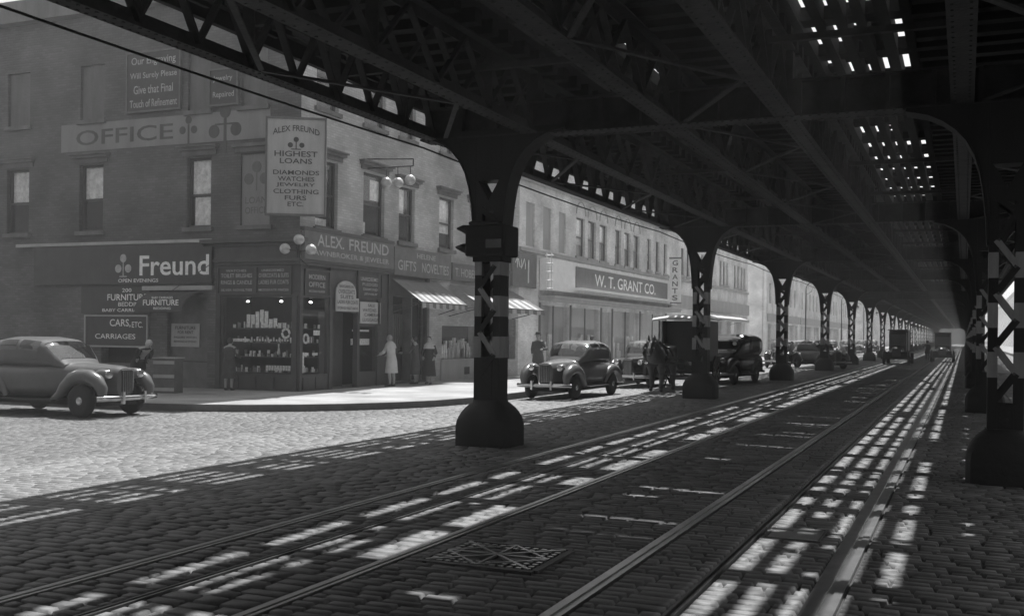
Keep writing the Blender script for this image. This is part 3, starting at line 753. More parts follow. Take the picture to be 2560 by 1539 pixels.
# ---- signs on the side front
t, c = board('wall_sign', 'big dark framed board high on the side wall advertising engraving in four pale lines', SW, -24.35, -22.3, 8.72, 10.5, 'signd',
    (('Our Engraving', -24.2,-22.45,10.08,10.38), ('Will Surely Please', -24.25,-22.4,9.66,9.9), ('Give that Final', -24.1,-22.55,9.24,9.5), ('Touch of Refinement', -24.25,-22.38,8.82,9.06)), frame='signm', lm='lettm')
board('wall_sign', 'small upper board between the shuttered windows of the top floor, two painted lines', SW, -21.12, -20.14, 8.7, 9.72, 'signd', (('Jewelry', -21.02,-20.3,9.36,9.56), ('Repaired', -21.02,-20.24,8.86,9.08)), lm='lettm', frame='signm')
board('shop_fascia', 'wide black fascia board with one large pale surname on the side front', SW, -28.2, -20.98, 3.36, 4.58, 'signd',
    (('Freund', -23.75,-21.06,3.62,4.24,dict(bold=.014)), ('OPEN EVENINGS', -24.6,-23.0,3.42,3.53)), d=-.12, th=.1)
t = thing('ball_emblem', 'flat painted trio of balls left of the large surname on the black fascia', 'emblem', (-24.4, 23.87, 3.5))
b = MB()
for cx, cz in ((-24.4,4.17),(-24.6,3.85),(-24.2,3.85)): b.prism([(cx+.13*math.cos(a*.393), cz+.13*math.sin(a*.393)) for a in range(16)], 'y', 23.865, 23.872)
b.box(-24.42,-24.38,23.865,23.872,3.6,4.05); b.box(-24.55,-24.25,23.865,23.872,3.585,3.62); b.build('disc', M['lettm'], t, world=t.location)
board('shop_board', 'black board left of the doorway lettered 200 furniture bedding baby carriages', SW, -26.2, -23.38, 2.45, 3.32, 'signd',
    (('200', -24.5,-24.12,3.12,3.24), ('FURNITURE', -25.1,-23.48,2.86,3.06,dict(bold=.012)), ('BEDDING', -24.65,-23.62,2.68,2.81,dict(bold=.01)), ('BABY CARRIAGES', -25.3,-23.5,2.51,2.61)), d=-.06, th=.05)
board('shop_board', 'pale framed dark board under the furniture board lettered with cars etc and an arrow', SW, -26.0, -23.5, 1.45, 2.36, 'signd',
    (('CARS,', -25.0,-24.15,2.02,2.28,dict(bold=.01)), ('ETC.', -24.1,-23.66,2.02,2.2), ('CARRIAGES', -25.6,-23.95,1.66,1.82)), d=-.05, th=.045, frame='faded')
board('notice', 'square pale printed bill pasted on the boarded doorway under the arched canvas', SW, -22.66, -21.58, 1.45, 2.16, 'signl',
    (('FURNITURE', -22.5,-21.72,1.98,2.08), ('FOR RENT', -22.4,-21.8,1.85,1.94), ('INQUIRE WITHIN', -22.55,-21.68,1.7,1.77), ('BEDDING & STOVES', -22.55,-21.68,1.58,1.64)), d=.08, th=.03, lm='lettd', cat='poster')
# arched dark awning over the doorway
t = thing('doorway_awning', 'small black canvas awning with white lettering furniture over the boarded doorway', 'awning', (-22.2, 24, 2.5))
b = MB(); rings = []
for k in range(9):
    a = k/8*math.pi/2; rings.append([( -23.15, 23.98-.9*math.sin(a), 2.5+.62*math.cos(a)), (-21.35, 23.98-.9*math.sin(a), 2.5+.62*math.cos(a)), (-21.35, 23.98-.88*math.sin(a), 2.48+.6*math.cos(a)), (-23.15, 23.98-.88*math.sin(a), 2.48+.6*math.cos(a))])
b.loft(rings); b.build('canvas', M['canvasd'], t, world=t.location)
b = MB(); s_text(b, 'BABY CARRIAGES', -22.6, -21.8, 2.88, 2.95, 23.22); s_text(b, 'FURNITURE', -22.85, -21.5, 2.68, 2.85, 23.13, bold=.015); s_text(b, 'BEDDING', -22.4, -21.75, 2.56, 2.63, 23.08); b.build('lettering', M['lett'], t, world=t.location)
b = MB(); b.tube([(-22.9,23.3,2.6),(-21.0,23.8,3.9)], .012, 6); b.build('stay', M['raild'], t, world=t.location)
board('window_sign', 'left of the two lettered panels above the side window of the pawnshop', SW, -20.76, -19.46, 3.08, 3.82, 'signd', (('WATCHES', -20.5,-19.75,3.7,3.77), ('TOILET BRUSHES', -20.68,-19.54,3.53,3.65), ('RINGS & CANDLE', -20.68,-19.54,3.33,3.45), ('SILVER NOVELTIES', -20.68,-19.54,3.13,3.2)), d=-.035, th=.03, frame='wood', lm='lettm')
board('window_sign', 'right of the two lettered panels above the side window of the pawnshop', SW, -19.36, -18.18, 3.08, 3.82, 'signd', (('UNREDEEMED', -19.2,-18.4,3.7,3.77), ('OVERCOATS & SUITS', -19.3,-18.24,3.53,3.65), ('LADIES FUR COATS', -19.3,-18.24,3.33,3.45), ('MODERATE PRICES', -19.3,-18.24,3.13,3.2)), d=-.035, th=.03, frame='wood', lm='lettm')
# ---- avenue front
board('shop_fascia', 'long dark fascia lettered pawnbroker and jeweler along the avenue front', EW, 24.02, 28.86, 4.06, 4.89, 'signm', (('ALEX.', 24.62,25.98,4.48,4.83,dict(bold=.012)), ('FREUND', 26.25,28.52,4.48,4.83,dict(bold=.012)), ('PAWNBROKER & JEWELER', 24.3,28.55,4.16,4.36)), d=-.16, th=.13, lm='lettm')
board('window_sign', 'dark panel lettered modern office above the corner window on the avenue', EW, 24.25, 25.4, 3.06, 3.74, 'signd', (('MODERN', 24.4,25.2,3.5,3.64), ('OFFICE', 24.4,25.2,3.27,3.42), ('SECOND FLOOR', 24.4,25.2,3.12,3.18)), d=-.035, th=.03, frame='wood', lm='lettm')
t = thing('door_sign', 'round-topped white bill of bargains hung above the pawnshop door', 'sign', (-17.8, 26.3, 2.6))
b = MB(); pl = [(25.7,2.6),(26.92,2.6),(26.92,3.02),(26.76,3.02)] + [(26.23+.53*math.cos(a*math.pi/10), 3.18+.36*math.sin(a*math.pi/10)) for a in range(0, 11)] + [(25.7,3.02)]
b.prism(pl, 'x', -17.84, -17.8); b.build('panel', M['signl'], t, world=t.location)
b = MB()
for s_, a0, a1, c0, c1 in (('BARGAINS IN', 25.85,26.6,3.32,3.41), ('OVERCOATS', 25.8,26.68,3.14,3.27), ('SUITS', 25.9,26.6,2.99,3.1), ('LADIES FUR COATS', 25.76,26.86,2.83,2.94), ('STORAGE VAULT ABOVE', 25.76,26.86,2.66,2.74)): a_text(b, s_, a0, a1, c0, c1, -17.8, depth=.006)
b.build('lettering', M['lettd'], t, world=t.location)
board('window_sign', 'dark panel of gilt lettering above the lit showcase beside the pawnshop door', EW, 27.0, 28.3, 3.08, 3.84, 'signd', (('UNREDEEMED', 27.1,28.2,3.6,3.72), ('PLEDGES', 27.2,28.1,3.45,3.54), ('DIAMONDS', 27.25,28.15,3.3,3.38), ('JEWELRY', 27.3,28.2,3.14,3.22)), d=-.035, th=.03, frame='wood', lm='lettm')
board('notice', 'pale torn-edged bill pasted over the lit showcase window beside the pawnshop door', EW, 27.02, 28.26, 2.24, 2.93, 'signl', (('SALE', 27.5,27.9,2.78,2.87), ('WATCHES', 27.2,28.0,2.62,2.72), ('CAMERAS', 27.3,28.2,2.47,2.57), ('LUGGAGE', 27.2,28.1,2.31,2.41)), d=-.05, th=.02, lm='lettd', cat='poster')
# three golden balls at the corner
def balls(loc, pos, r, label):
    t = thing('pawnbroker_balls', label, 'trade sign', loc)
    for p in pos: b = MB(); b.ball(p, r, 18); b.build('ball', M['gold'], t, smooth=True)
    return t
t = balls((-17.44, 23.35, 4.2), ((0,0,.34),(-.45,-.03,.09),(.43,-.03,.05)), .15, 'three pale balls clustered on the shop cornice at the building corner')
b = MB(); b.tube([(0,0,.34),(0,.02,-.15),(-.2,.7,-.35)], .025, 8); b.tube([(-.45,0,.09),(0,0,.0),(.43,0,.05)], .02, 8); b.build('bracket', M['irond'], t)
t = balls((-17.9, 27.4, 7.0), ((.75,.0,-.28),(1.15,.05,-.3),(1.62,0,-.24)), .17, 'three pale balls hung from an iron bracket high on the avenue front')
b = MB(); b.tube([(0,0,.5),(1.72,0,.42)], .022, 6); b.tube([(0,0,.2),(1.72,0,.2)], .022, 6); b.tube([(1.72,0,.42),(1.72,0,.2)], .022, 6); b.tube([(0,0,.2),(0,0,.5)], .022, 6); b.tube([(.75,0,.2),(.75,0,-.28)], .014, 6); b.tube([(1.15,.02,.2),(1.15,.05,-.3)], .014, 6); b.tube([(1.62,0,.2),(1.62,0,-.24)], .014, 6)
b.build('bracket', M['irond'], t)
# tall hanging sign on the corner
t = thing('hanging_sign', 'tall pale upright signboard on the corner listing highest loans, diamonds, watches, jewelry', 'sign', (-17.85, 23.72, 5.3))
rv = Vector((.87,.49,0)); p0 = Vector((-18.55,23.33,0)); nrm = Vector((.49,-.87,0))
def sbox(b, a0, a1, z0, z1, t0, t1):
    vs = [p0 + rv*a + nrm*tt + Vector((0,0,z)) for z in (z0, z1) for a, tt in ((a0,t0),(a1,t0),(a1,t1),(a0,t1))]
    b.add(vs, [(0,3,2,1),(4,5,6,7),(0,1,5,4),(1,2,6,5),(2,3,7,6),(3,0,4,7)])
b = MB(); sbox(b, 0, 1.6, 5.32, 8.02, -.1, 0); b.build('panel', M['signl'], t, world=t.location)
b = MB()
for a in ((-.05,1.65,8.02,8.08),(-.05,1.65,5.26,5.32),(-.05,0,5.32,8.02),(1.6,1.65,5.32,8.02)): sbox(b, a[0], a[1], a[2], a[3], -.11, .03)
b.build('frame', M['stone'], t, world=t.location)
b = MB()
for s_, a0, a1, z0, z1, k in (('ALEX FREUND', .15,1.45,7.55,7.72,dict(arch=.13)), ('HIGHEST', .2,1.4,6.95,7.11,{}), ('LOANS', .35,1.25,6.75,6.9,{}), ('DIAMONDS', .17,1.45,6.43,6.56,{}), ('WATCHES', .3,1.32,6.25,6.38,{}), ('JEWELRY', .26,1.34,6.07,6.2,{}), ('CLOTHING', .18,1.44,5.89,6.02,{}), ('FURS', .5,1.1,5.71,5.84,{}), ('ETC.', .58,1.02,5.53,5.66,{})):
    o_ = p0 + rv*a0 + nrm*.0; text_mb(b, s_, (o_.x, o_.y, z0), rv, (0,0,1), a1-a0, z1-z0, depth=.01, bold=.012, **k)
for (a, z) in ((.8,7.44),(.64,7.28),(.96,7.28)):
    vs = [p0 + rv*(a+.075*math.cos(q*.5236)) + nrm*.01 + Vector((0,0,z+.075*math.sin(q*.5236))) for q in range(12)]; b.add(vs, [tuple(range(12))])
sbox(b, .785, .815, 7.16, 7.4, .004, .01); sbox(b, .66, .94, 7.15, 7.175, .004, .01)
b.build('lettering', M['lettd'], t, world=t.location)
b = MB(); b.tube([(-18.0,24.0,7.6),(-17.95,23.75,7.6)], .03, 6); b.tube([(-18.0,24.0,5.6),(-17.95,23.75,5.6)], .03, 6); b.build('bracket', M['irond'], t, world=t.location)

# ---- shop awnings along the avenue
def awning(label, y0, y1, zt, zb_, out, mt, lettering=None, sunlit_stripe=True):
    t = thing('shop_awning', label, 'awning', (-17.9, (y0+y1)/2, zb_), 0)
    X0 = -17.88; X1 = -17.9+out; b = MB(); n = 14; vs = []
    for k in range(n+1):
        f = k/n; sag = -.05*math.sin(f*math.pi*5)**2
        vs += [(X0, y0+(y1-y0)*f, zt), ((X0+X1)/2, y0+(y1-y0)*f, (zt+zb_)/2+sag*.7), (X1, y0+(y1-y0)*f, zb_+sag*.3), (X1+.005, y0+(y1-y0)*f, zb_-.2+(.03 if k%2 else 0))]
    b.add(vs, [(k*4+j, (k+1)*4+j, (k+1)*4+j+1, k*4+j+1) for k in range(n) for j in range(3)])
    b.mi = [1 if (sunlit_stripe and j > 0 and k % 2 == 0) else 0 for k in range(n) for j in range(3)]  # pale stripes paint the sunlit patch onto the lower canvas
    b.build('canvas', [M[mt], M['signl']], t, world=t.location, smooth=False)
    b = MB()
    for y in (y0, y1): b.beam((X0, y, zb_-.35), (X1, y, zb_), .03, .03); b.beam((X0, y, zb_-.1),(X1, y, zb_-.01), .02, .02)
    b.tube([(X1, y0, zb_), (X1, y1, zb_)], .02, 6); b.build('frame', M['raild'], t, world=t.location)
    if lettering:
        b = MB(); a_text(b, lettering, y0+.4, y1-.4, zb_-.15, zb_-.05, X1+.008, depth=.004); b.build('lettering', M['lettd'], t, world=t.location)
    return t
awning('faded canvas awning sloping out below the gifts and novelties fascia', 28.98, 32.2, 3.78, 2.98, 1.2, 'canvas')
awning('second canvas awning from the corner, half hidden by the nearest left pillar', 33.0, 38.6, 3.78, 2.95, 1.5, 'canvas')
board('shop_fascia', 'weathered grey fascia lettered gifts novelties above the first avenue awning', EW, 28.95, 32.9, 3.9, 4.84, 'signm', (('HELENE', 30.4,31.7,4.55,4.72), ('GIFTS', 29.15,30.35,4.08,4.42,dict(bold=.01)), ('NOVELTIES', 30.75,32.7,4.08,4.42,dict(bold=.01))), d=-.14, th=.1, lm='lettm')
board('shop_fascia', 'small grey framed fascia with worn letters just left of the nearest left pillar', EW, 33.1, 38.2, 4.0, 4.55, 'signm', (('T. HOBEL', 33.3,35.0,4.1,4.42),), d=-.1, th=.08, frame='woodm', lm='lettm')

def row_building(name, label, axis, plane, u0, u1, top, wins, shop=None, mt='brickg', back=22, fm='woodm', trim='faded', dn=(), lint=False, full=True, backing='faded'):
    W = Wall(axis, plane); c = W.pt(u0, 0, 0); t = thing(name, label, 'building', c)
    b = MB(); W.skin(b, u0, u1, .2, top, list(wins) + list(dn), .3)
    W.box(b, u0, u1, .36, back, .2, top-.02)
    if True: b.add([W.pt(u0,0,top), W.pt(u1,0,top), W.pt(u1,back,top), W.pt(u0,back,top)], [(0,1,2,3)]); 
    for u in (u0, u1): b.add([W.pt(u,0,.2), W.pt(u,.36,.2), W.pt(u,.36,top), W.pt(u,0,top)], [(0,1,2,3)])
    b.build('wall', M[mt], t, world=c)
    b = MB(); W.box(b, u0, u1, .3, .35, .2, top-.1); b.build('interior', M[backing], t, world=c)  # pale backing paints bright reflections into the panes; dark where set to room
    for k, o in enumerate(wins):
        if full: window(W, t, c, *o, cur=[(0,1,.5 if k % 3 else .3,1)] if k % 2 == 0 else None, lintel=lint, sill=True, fm=fm, trim=trim)
        else:
            b = MB(); W.box(b, o[0], o[1], .15, .17, o[2], o[3]); W.box(b, o[0], o[1], .1, .15, (o[2]+o[3])/2-.03, (o[2]+o[3])/2+.03); b.build('window', M['glass'], t, world=c)
    b = MB(); W.box(b, u0, u1, -.22, -.002, top-.5, top+.15); W.box(b, u0, u1, -.1, -.002, top-.85, top-.502); b.build('roof_cornice', M[trim], t, world=c)
    return t, W, c
# second building (gifts shop to neon shop)
up2 = [(32.2,33.3,5.07,6.96),(34.6,35.7,5.07,6.96),(37.0,38.1,5.07,6.96),(32.2,33.3,8.6,10.4),(34.6,35.7,8.6,10.4),(37.0,38.1,8.6,10.4)]
t2, W2, c2 = row_building('row_house', 'grey painted brick row house between the corner house and the long store', 'E', -17.9, 31.46, 39.25, 12.0, up2, mt='brick', backing='room', dn=[(32.5,35.2,1.0,2.24),(35.8,37.0,.25,2.6),(37.2,39.0,.9,2.6)], lint=True, fm='wood', trim='stone')
for a in ((32.5,35.2,1.0,2.24),(37.2,39.0,.9,2.6)): b = MB(); W2.box(b, a[0],a[1],.05,.06,a[2],a[3]); b.build('display_glass', M['glassd'], t2, world=c2)
b = MB(); W2.box(b, 32.4,35.3,-.06,-.002,.22,.92); W2.box(b, 32.4, 35.3, -.09,-.002,.925,.99); b.build('stall_riser', M['faded'], t2, world=c2)
b = MB(); W2.box(b, 34.2, 34.6, -.08,-.062,.4,.68); b.build('cellar_vent', M['dark'], t2, world=c2)
b = MB(); W2.box(b, 35.8,37.0,.2,.25,.25,2.6); b.build('door', M['wood'], t2, world=c2)
b = MB()
for k in range(26):
    u = 32.6+random.random()*2.5; z = 1.02; W2.box(b, u, u+random.uniform(.05,.16), .12, .22, z, z+random.uniform(.1,.8))
b.build('stock', M['goods1'], t2, world=c2)
t, c = board('neon_sign', 'dark shop sign with pale looping script left of the long white store sign', EW, 38.35, 40.9, 4.0, 5.5, 'signm', (), d=-.12, th=.1)
b = MB()
def scr(y0, z0, w_, h, n):
    return [(-17.9+.135, y0+w_*k/n + .1*math.sin(k*1.1), z0 + h*math.sin(k*1.7)*.5) for k in range(n+1)]
b.tube(scr(38.6, 5.0, 1.0, .45, 14), .022, 6); b.tube([(-17.76,39.95,4.2),(-17.76,39.95,5.2)], .035, 6); b.build('neon_tube', M['lett'], t, world=c)
t = thing('pole_sign', 'thin upright ladder-like neon frame at the left end of the white store sign', 'sign', (-17.2, 40.95, 3.9))
b = MB()
for x in (-.12,.12): b.tube([(x,0,0),(x,0,1.7)], .025, 6)
for k in range(5): b.tube([(-.2,0,.1+k*.37),(.2,0,.1+k*.37)], .03, 6)
b.beam((-.7,0,.3),(-.12,0,.3),.03,.03); b.beam((-.7,0,1.4),(-.12,0,1.4),.03,.03); b.build('frame', M['lett'], t)

# ---- big white store
gw_ = [(39.95,40.9,5.85,7.78),(41.85,42.8,5.85,7.78),(43.75,44.65,5.85,7.78)]
trip = [(46.0,47.25),(47.65,48.9),(49.4,50.6),(51.9,52.95),(53.5,54.65),(55.15,56.35)]
gw2 = [(a, b_, 5.87, 7.8) for a, b_ in trip] + [(57.85,58.7,5.95,7.85),(59.65,60.5,5.95,7.85),(61.45,62.2,5.95,7.85)]
t3, W3, c3 = row_building('department_store', 'long pale two-storey store with a white sign band across its front', 'E', -17.9, 39.25, 62.4, 10.6, gw2, mt='brickg', dn=[(41.6,45.2,.7,3.3),(45.5,49.6,.7,3.3),(51.6,56.4,.7,3.3),(56.7,61.9,.7,3.3),(49.8,51.4,.25,3.2)] + gw_)
b = MB()
for o in gw_: W3.box(b, o[0], o[1], .08, .12, o[2], o[3])
b.build('blind_panel', M['faded'], t3, world=c3)
b = MB()   # arched heads above triple windows
for u0, u1 in trip:
    uc = (u0+u1)/2; n = 10
    pl = [(u0-.05, 7.85)] + [(uc - (u1-u0)/2*math.cos(k*math.pi/n)*1.05, 7.95+.62*math.sin(k*math.pi/n)) for k in range(n+1)] + [(u1+.05, 7.85)]
    for k in range(1, len(pl)-2):
        b.beam((-17.88, pl[k][0], pl[k][1]), (-17.88, pl[k+1][0], pl[k+1][1]), .05, .05, (1,0,0))
b.build('window_arch', M['faded'], t3, world=c3)
b = MB(); W3.box(b, 39.25, 62.4, -.1, -.002, 5.58, 5.74); W3.box(b, 39.3, 62.35, -.2, -.002, 8.7, 8.95); b.build('string_course', M['faded'], t3, world=c3)
b = MB()
for u in (41.45, 45.25, 49.65, 51.45, 56.45, 61.95): W3.box(b, u, u+.15, -.06, -.002, .22, 3.4)
for u in (43.3, 47.5, 54, 59.3): W3.box(b, u, u+.06, .03, .1, .7, 3.3)
b.build('mullion', M['stone'], t3, world=c3)
b = MB(); W3.box(b, 41.6,61.9,.06,.07,.7,3.3); b.build('display_glass', M['glassd'], t3, world=c3)
b = MB()
for k in range(60):
    u = 41.7+random.random()*20
    if not 49.7 < u < 51.5: W3.box(b, u, u+random.uniform(.1,.45), .15, .25, .72, random.uniform(.9, 2.0))
b.build('stock', M['goods1'], t3, world=c3)
b = MB(); W3.box(b, 41.4, 63.0, -.75, -.06, 3.5, 3.62); W3.box(b, 41.4, 63.0, -.8, -.06, 3.625, 3.72); b.build('canopy', M['faded'], t3, world=c3)
t = thing('store_sign', 'great white sign box with lettered grey centre panel across the long store', 'sign', (-17.4, 52, 4))
b = MB(); b.box(-17.88, -17.4, 41.45, 62.95, 3.96, 5.42); b.build('box', M['white'], t, world=t.location, bevel=.03)
b = MB(); b.box(-17.395, -17.35, 44.7, 60.5, 4.22, 5.24); b.build('panel', M['signm'], t, world=t.location)
b = MB()
for a in ((44.55,60.65,4.1,4.215),): b.box(-17.395, -17.0, a[0], a[1], a[2], a[3])
b.build('ledge', M['white'], t, world=t.location)
b = MB(); a_text(b, 'W. T. GRANT CO.', 47.2, 57.8, 4.42, 5.03, -17.345, depth=.02, bold=.012); b.build('lettering', M['lett'], t, world=t.location)
t = thing('hanging_sign', 'narrow upright white sign with stacked letters at the far end of the long store', 'sign', (-17.1, 61.4, 4.1))
b = MB(); b.box(-.36,.36,-.08,.08,0,2.75); b.build('panel', M['white'], t)
b = MB(); b.box(-.4,.4,-.1,.1,2.751,2.85); b.box(-.4,.4,-.1,.1,-.08,-.001); b.build('frame', M['stone'], t)
b = MB()
for k, ch in enumerate('GRANTS'): text_mb(b, ch, (-.18, -.082, 2.33-k*.44), (1,0,0), (0,0,1), .36, .32, depth=.006, bold=.015)
b.build('lettering', M['lettd'], t)
# ---- next building and the far rows
nw = [(65.6,66.5),(67.1,68.0),(68.6,69.5),(71.2,72.0),(72.6,73.4),(77.1,77.9),(78.3,79.1),(79.5,80.2),(82.4,83.2),(83.7,84.5),(85.0,85.8),(86.2,87.0)]
t4, W4, c4 = row_building('white_building', 'white brick building with narrow windows beyond the long store', 'E', -17.9, 62.4, 88.2, 13.0, [(a,b_,6.1,7.95) for a,b_ in nw], mt='brickn', full=True, dn=[(64,69,.7,3.2),(70,75,.7,3.2),(76.5,81.5,.7,3.2),(82.5,87,.7,3.2)], fm='wood')
b = MB(); W4.box(b, 62.5,88.1,-.12,-.002,5.7,5.85); W4.box(b, 62.5,88.1,-.15,-.002,3.85,4.75); b.build('string_course', M['faded'], t4, world=c4)
b = MB(); W4.box(b, 64,87,.06,.07,.7,3.2); b.build('display_glass', M['glassd'], t4, world=c4)
awning('wide pale awning over the shops of the white brick building', 70, 81, 3.8, 3.3, 1.6, 'signl', sunlit_stripe=False)
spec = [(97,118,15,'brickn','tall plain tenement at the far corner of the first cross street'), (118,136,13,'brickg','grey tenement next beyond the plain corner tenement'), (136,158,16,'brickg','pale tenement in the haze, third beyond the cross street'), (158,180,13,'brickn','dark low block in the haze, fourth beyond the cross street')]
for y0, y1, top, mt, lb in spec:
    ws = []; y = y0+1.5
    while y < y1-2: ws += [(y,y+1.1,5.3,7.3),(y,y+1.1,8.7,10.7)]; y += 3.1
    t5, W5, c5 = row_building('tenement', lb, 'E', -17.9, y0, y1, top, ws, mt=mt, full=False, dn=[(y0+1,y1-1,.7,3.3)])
    b = MB(); W5.box(b, y0+.5,y1-.5,-.1,-.002,3.5,4.3); b.build('fascia', M['faded'], t5, world=c5)
    b = MB(); W5.box(b, y0+1,y1-1,.06,.07,.7,3.3); b.build('display_glass', M['glassd'], t5, world=c5)
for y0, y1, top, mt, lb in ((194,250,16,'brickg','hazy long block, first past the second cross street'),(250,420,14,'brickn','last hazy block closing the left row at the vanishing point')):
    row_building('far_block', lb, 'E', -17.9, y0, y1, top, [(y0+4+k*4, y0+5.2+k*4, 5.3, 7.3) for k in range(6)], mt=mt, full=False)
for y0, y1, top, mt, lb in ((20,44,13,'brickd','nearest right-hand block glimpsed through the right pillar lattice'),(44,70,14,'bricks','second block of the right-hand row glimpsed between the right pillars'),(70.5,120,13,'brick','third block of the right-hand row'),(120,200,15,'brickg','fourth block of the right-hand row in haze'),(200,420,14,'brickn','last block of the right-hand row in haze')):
    row_building('east_block', lb, 'W', 11.6, y0, y1, top, [(y0+2+k*3, y0+3.2+k*3, 5.3, 7.3) for k in range(min(7,int((y1-y0)/3)-1))], mt=mt, full=False)
row_building('south_block', 'dark block across the side street, outside the left edge of the picture', 'E', -18.0, -60, 2, 13, [(-58+k*4, -56.8+k*4, 5.3, 7.3) for k in range(6)], mt='brickd', full=False, back=42)
row_building('south_block', 'dark block on the right behind the nearest right pillar', 'W', 11.6, -60, 5, 13, [(-58+k*4, -56.8+k*4, 5.3, 7.3) for k in range(6)], mt='brickd', full=False)
row_building('cross_block', 'distant dark block closing the avenue at its vanishing point', 'S', 424, -12, 5.6, 14, [(-10+k*2.5, -9+k*2.5, 5.3, 7.3) for k in range(6)], mt='bricks', full=False, back=12, backing='room')
# awnings on the right side catching sun
t = thing('shop_awning', 'sunlit awning glimpsed through the lattice of the right pillar', 'awning', (10.8, 60, 2.6))
b = MB(); b.add([(-.9,-16,0),(.78,-16,1.1),(.78,16,1.1),(-.9,16,0),(-.9,-16,-.25),(-.9,16,-.25)],[(0,1,2,3),(0,3,5,4)]); b.build('canvas', M['canvas'], t)
b = MB(); b.beam((-.9,-16,0),(.78,-16,.2),.04,.04); b.beam((-.9,16,0),(.78,16,.2),.04,.04); b.build('frame', M['raild'], t)

# ------------------------------------------------------------------ street lamps
def lamp(label, loc):
    t = thing('street_lamp', label, 'street lamp', loc, 0, 'bishop crook lamps along the left kerb')
    b = MB(); b.lathe([(.26,0),(.26,.2),(.17,.35),(.14,.9),(.1,1.1),(.075,1.6),(.055,6.2),(.04,6.6)], n=12); b.build('post', M['irond'], t, smooth=True)
    b = MB(); pts = []
    for k in range(13):
        a = math.pi - k*math.pi/12*1.05; pts.append((.95+.95*math.cos(a), 0, 6.5+.7*math.sin(a)))
    b.tube(pts, .04, 8); b.tube([(0,0,5.9),(.5,.0,6.2),(.8,0,6.9)], .02, 6); b.tube([(1.9,0,6.5),(1.9,0,5.8)], .03, 6); b.build('arm', M['irond'], t)
    b = MB(); b.lathe([(.06,5.85),(.16,5.75),(.2,5.6)], (1.9,0,0), 'z', 12); b.build('cap', M['irond'], t)
    b = MB(); b.ball((1.9,0,5.46), .2, 14, (1,1,.9)); b.build('globe', M['white'], t, smooth=True)
    return t
l0 = lamp('crook-armed street lamp with white globe seen under the arch between the third and fourth pillars', (-14.3, 98.2, .2))
dup(l0, (-14.3, 128.5, .2), 0, 'crook-armed street lamp farther off, under the next arch beyond', 'bishop crook lamps along the left kerb')
dup(l0, (-14.3, 158, .2), 0, 'farthest visible crook-armed lamp, small in the haze', 'bishop crook lamps along the left kerb')

# ------------------------------------------------------------------ cars
def sup(hw, z0, z1, n=24, e=3.2):
    zc, hh = (z0+z1)/2, (z1-z0)/2; ring = []
    for k in range(n):
        a = 2*math.pi*(k+.5)/n; c, s_ = math.cos(a), math.sin(a); r_ = (abs(c)**e + abs(s_)**e) ** (-1/e); ring.append((r_*c*hw, zc + r_*s_*hh))
    return ring
def interp(T, y):
    if y <= T[0][0]: return T[0][1:]
    for a, b_ in zip(T, T[1:]):
        if a[0] <= y <= b_[0]:
            f = (y-a[0])/(b_[0]-a[0]); f = f*f*(3-2*f) if False else f
            return tuple(p+(q-p)*f for p, q in zip(a[1:], b_[1:]))
    return T[-1][1:]
def car_loft(T, e, step=.12, holes=(), nn=28):
    ys = []; y = T[0][0]
    while y < T[-1][0]: ys.append(y); y += step
    ys = sorted(set(ys + [t[0] for t in T])); rings = []
    for y in ys:
        hw, z0, z1 = interp(T, y); rings.append([(x, y, z) for x, z in sup(hw, z0, z1, nn, e)])
    b = MB().loft(rings)
    if holes:
        keep = []
        for f in b.f:
            if len(f) == 4:
                i, k = divmod(f[0], nn); yc = (ys[i]+ys[min(i+1, len(ys)-1)])/2; a = 360*(k+1)/nn
                if any(h[0] < yc < h[1] and h[2] < a < h[3] for h in holes): continue
            keep.append(f)
        b.f = keep; b.mi = [0]*len(keep)
    return b
def pane(T, e, y0, y1, a0, a1, off=.012, n=6):
    vs = []; fs = []
    for i in range(n+1):
        y = y0+(y1-y0)*i/n; hw, z0, z1 = interp(T, y); zc, hh = (z0+z1)/2, (z1-z0)/2
        for j in range(n+1):
            a = R(a0+(a1-a0)*j/n); c, s_ = math.cos(a), math.sin(a); r_ = (abs(c)**e + abs(s_)**e) ** (-1/e)
            vs.append((r_*c*(hw+off), y, zc + r_*s_*(hh+off)))
    for i in range(n):
        for j in range(n): fs.append((i*(n+1)+j, i*(n+1)+j+1, (i+1)*(n+1)+j+1, (i+1)*(n+1)+j))
    return MB().add(vs, fs)
def wheel(t, x, y, r=.36, w_=.15, rimm='rim', spokes=False, name='wheel'):
    s_ = 1 if x > 0 else -1
    b = MB(); b.lathe([(r*.62,-w_/2),(r*.8,-w_/2-.01),(r*.95,-w_/2+.015),(r,-w_/4),(r,w_/4),(r*.95,w_/2-.015),(r*.8,w_/2+.01),(r*.62,w_/2)], (0,0,0), 'x', 22)
    o = b.build(name, M['tyre'], t, smooth=True); o.location = (x, y, r)
    b = MB(); q = s_*w_/2
    b.lathe([(.03,q*1.05),(r*.25,q*1.0),(r*.3,q*.7),(r*.5,q*.65),(r*.62,q*.95),(r*.64,q*.8)], (0,0,0), 'x', 18); b.build('rim', M[rimm], o, smooth=True)
    b = MB(); b.lathe([(.005,q*1.25),(r*.18,q*1.2),(r*.24,q*.9)], (0,0,0), 'x', 14); b.build('hubcap', M['chrome'], o, smooth=True)
    return o
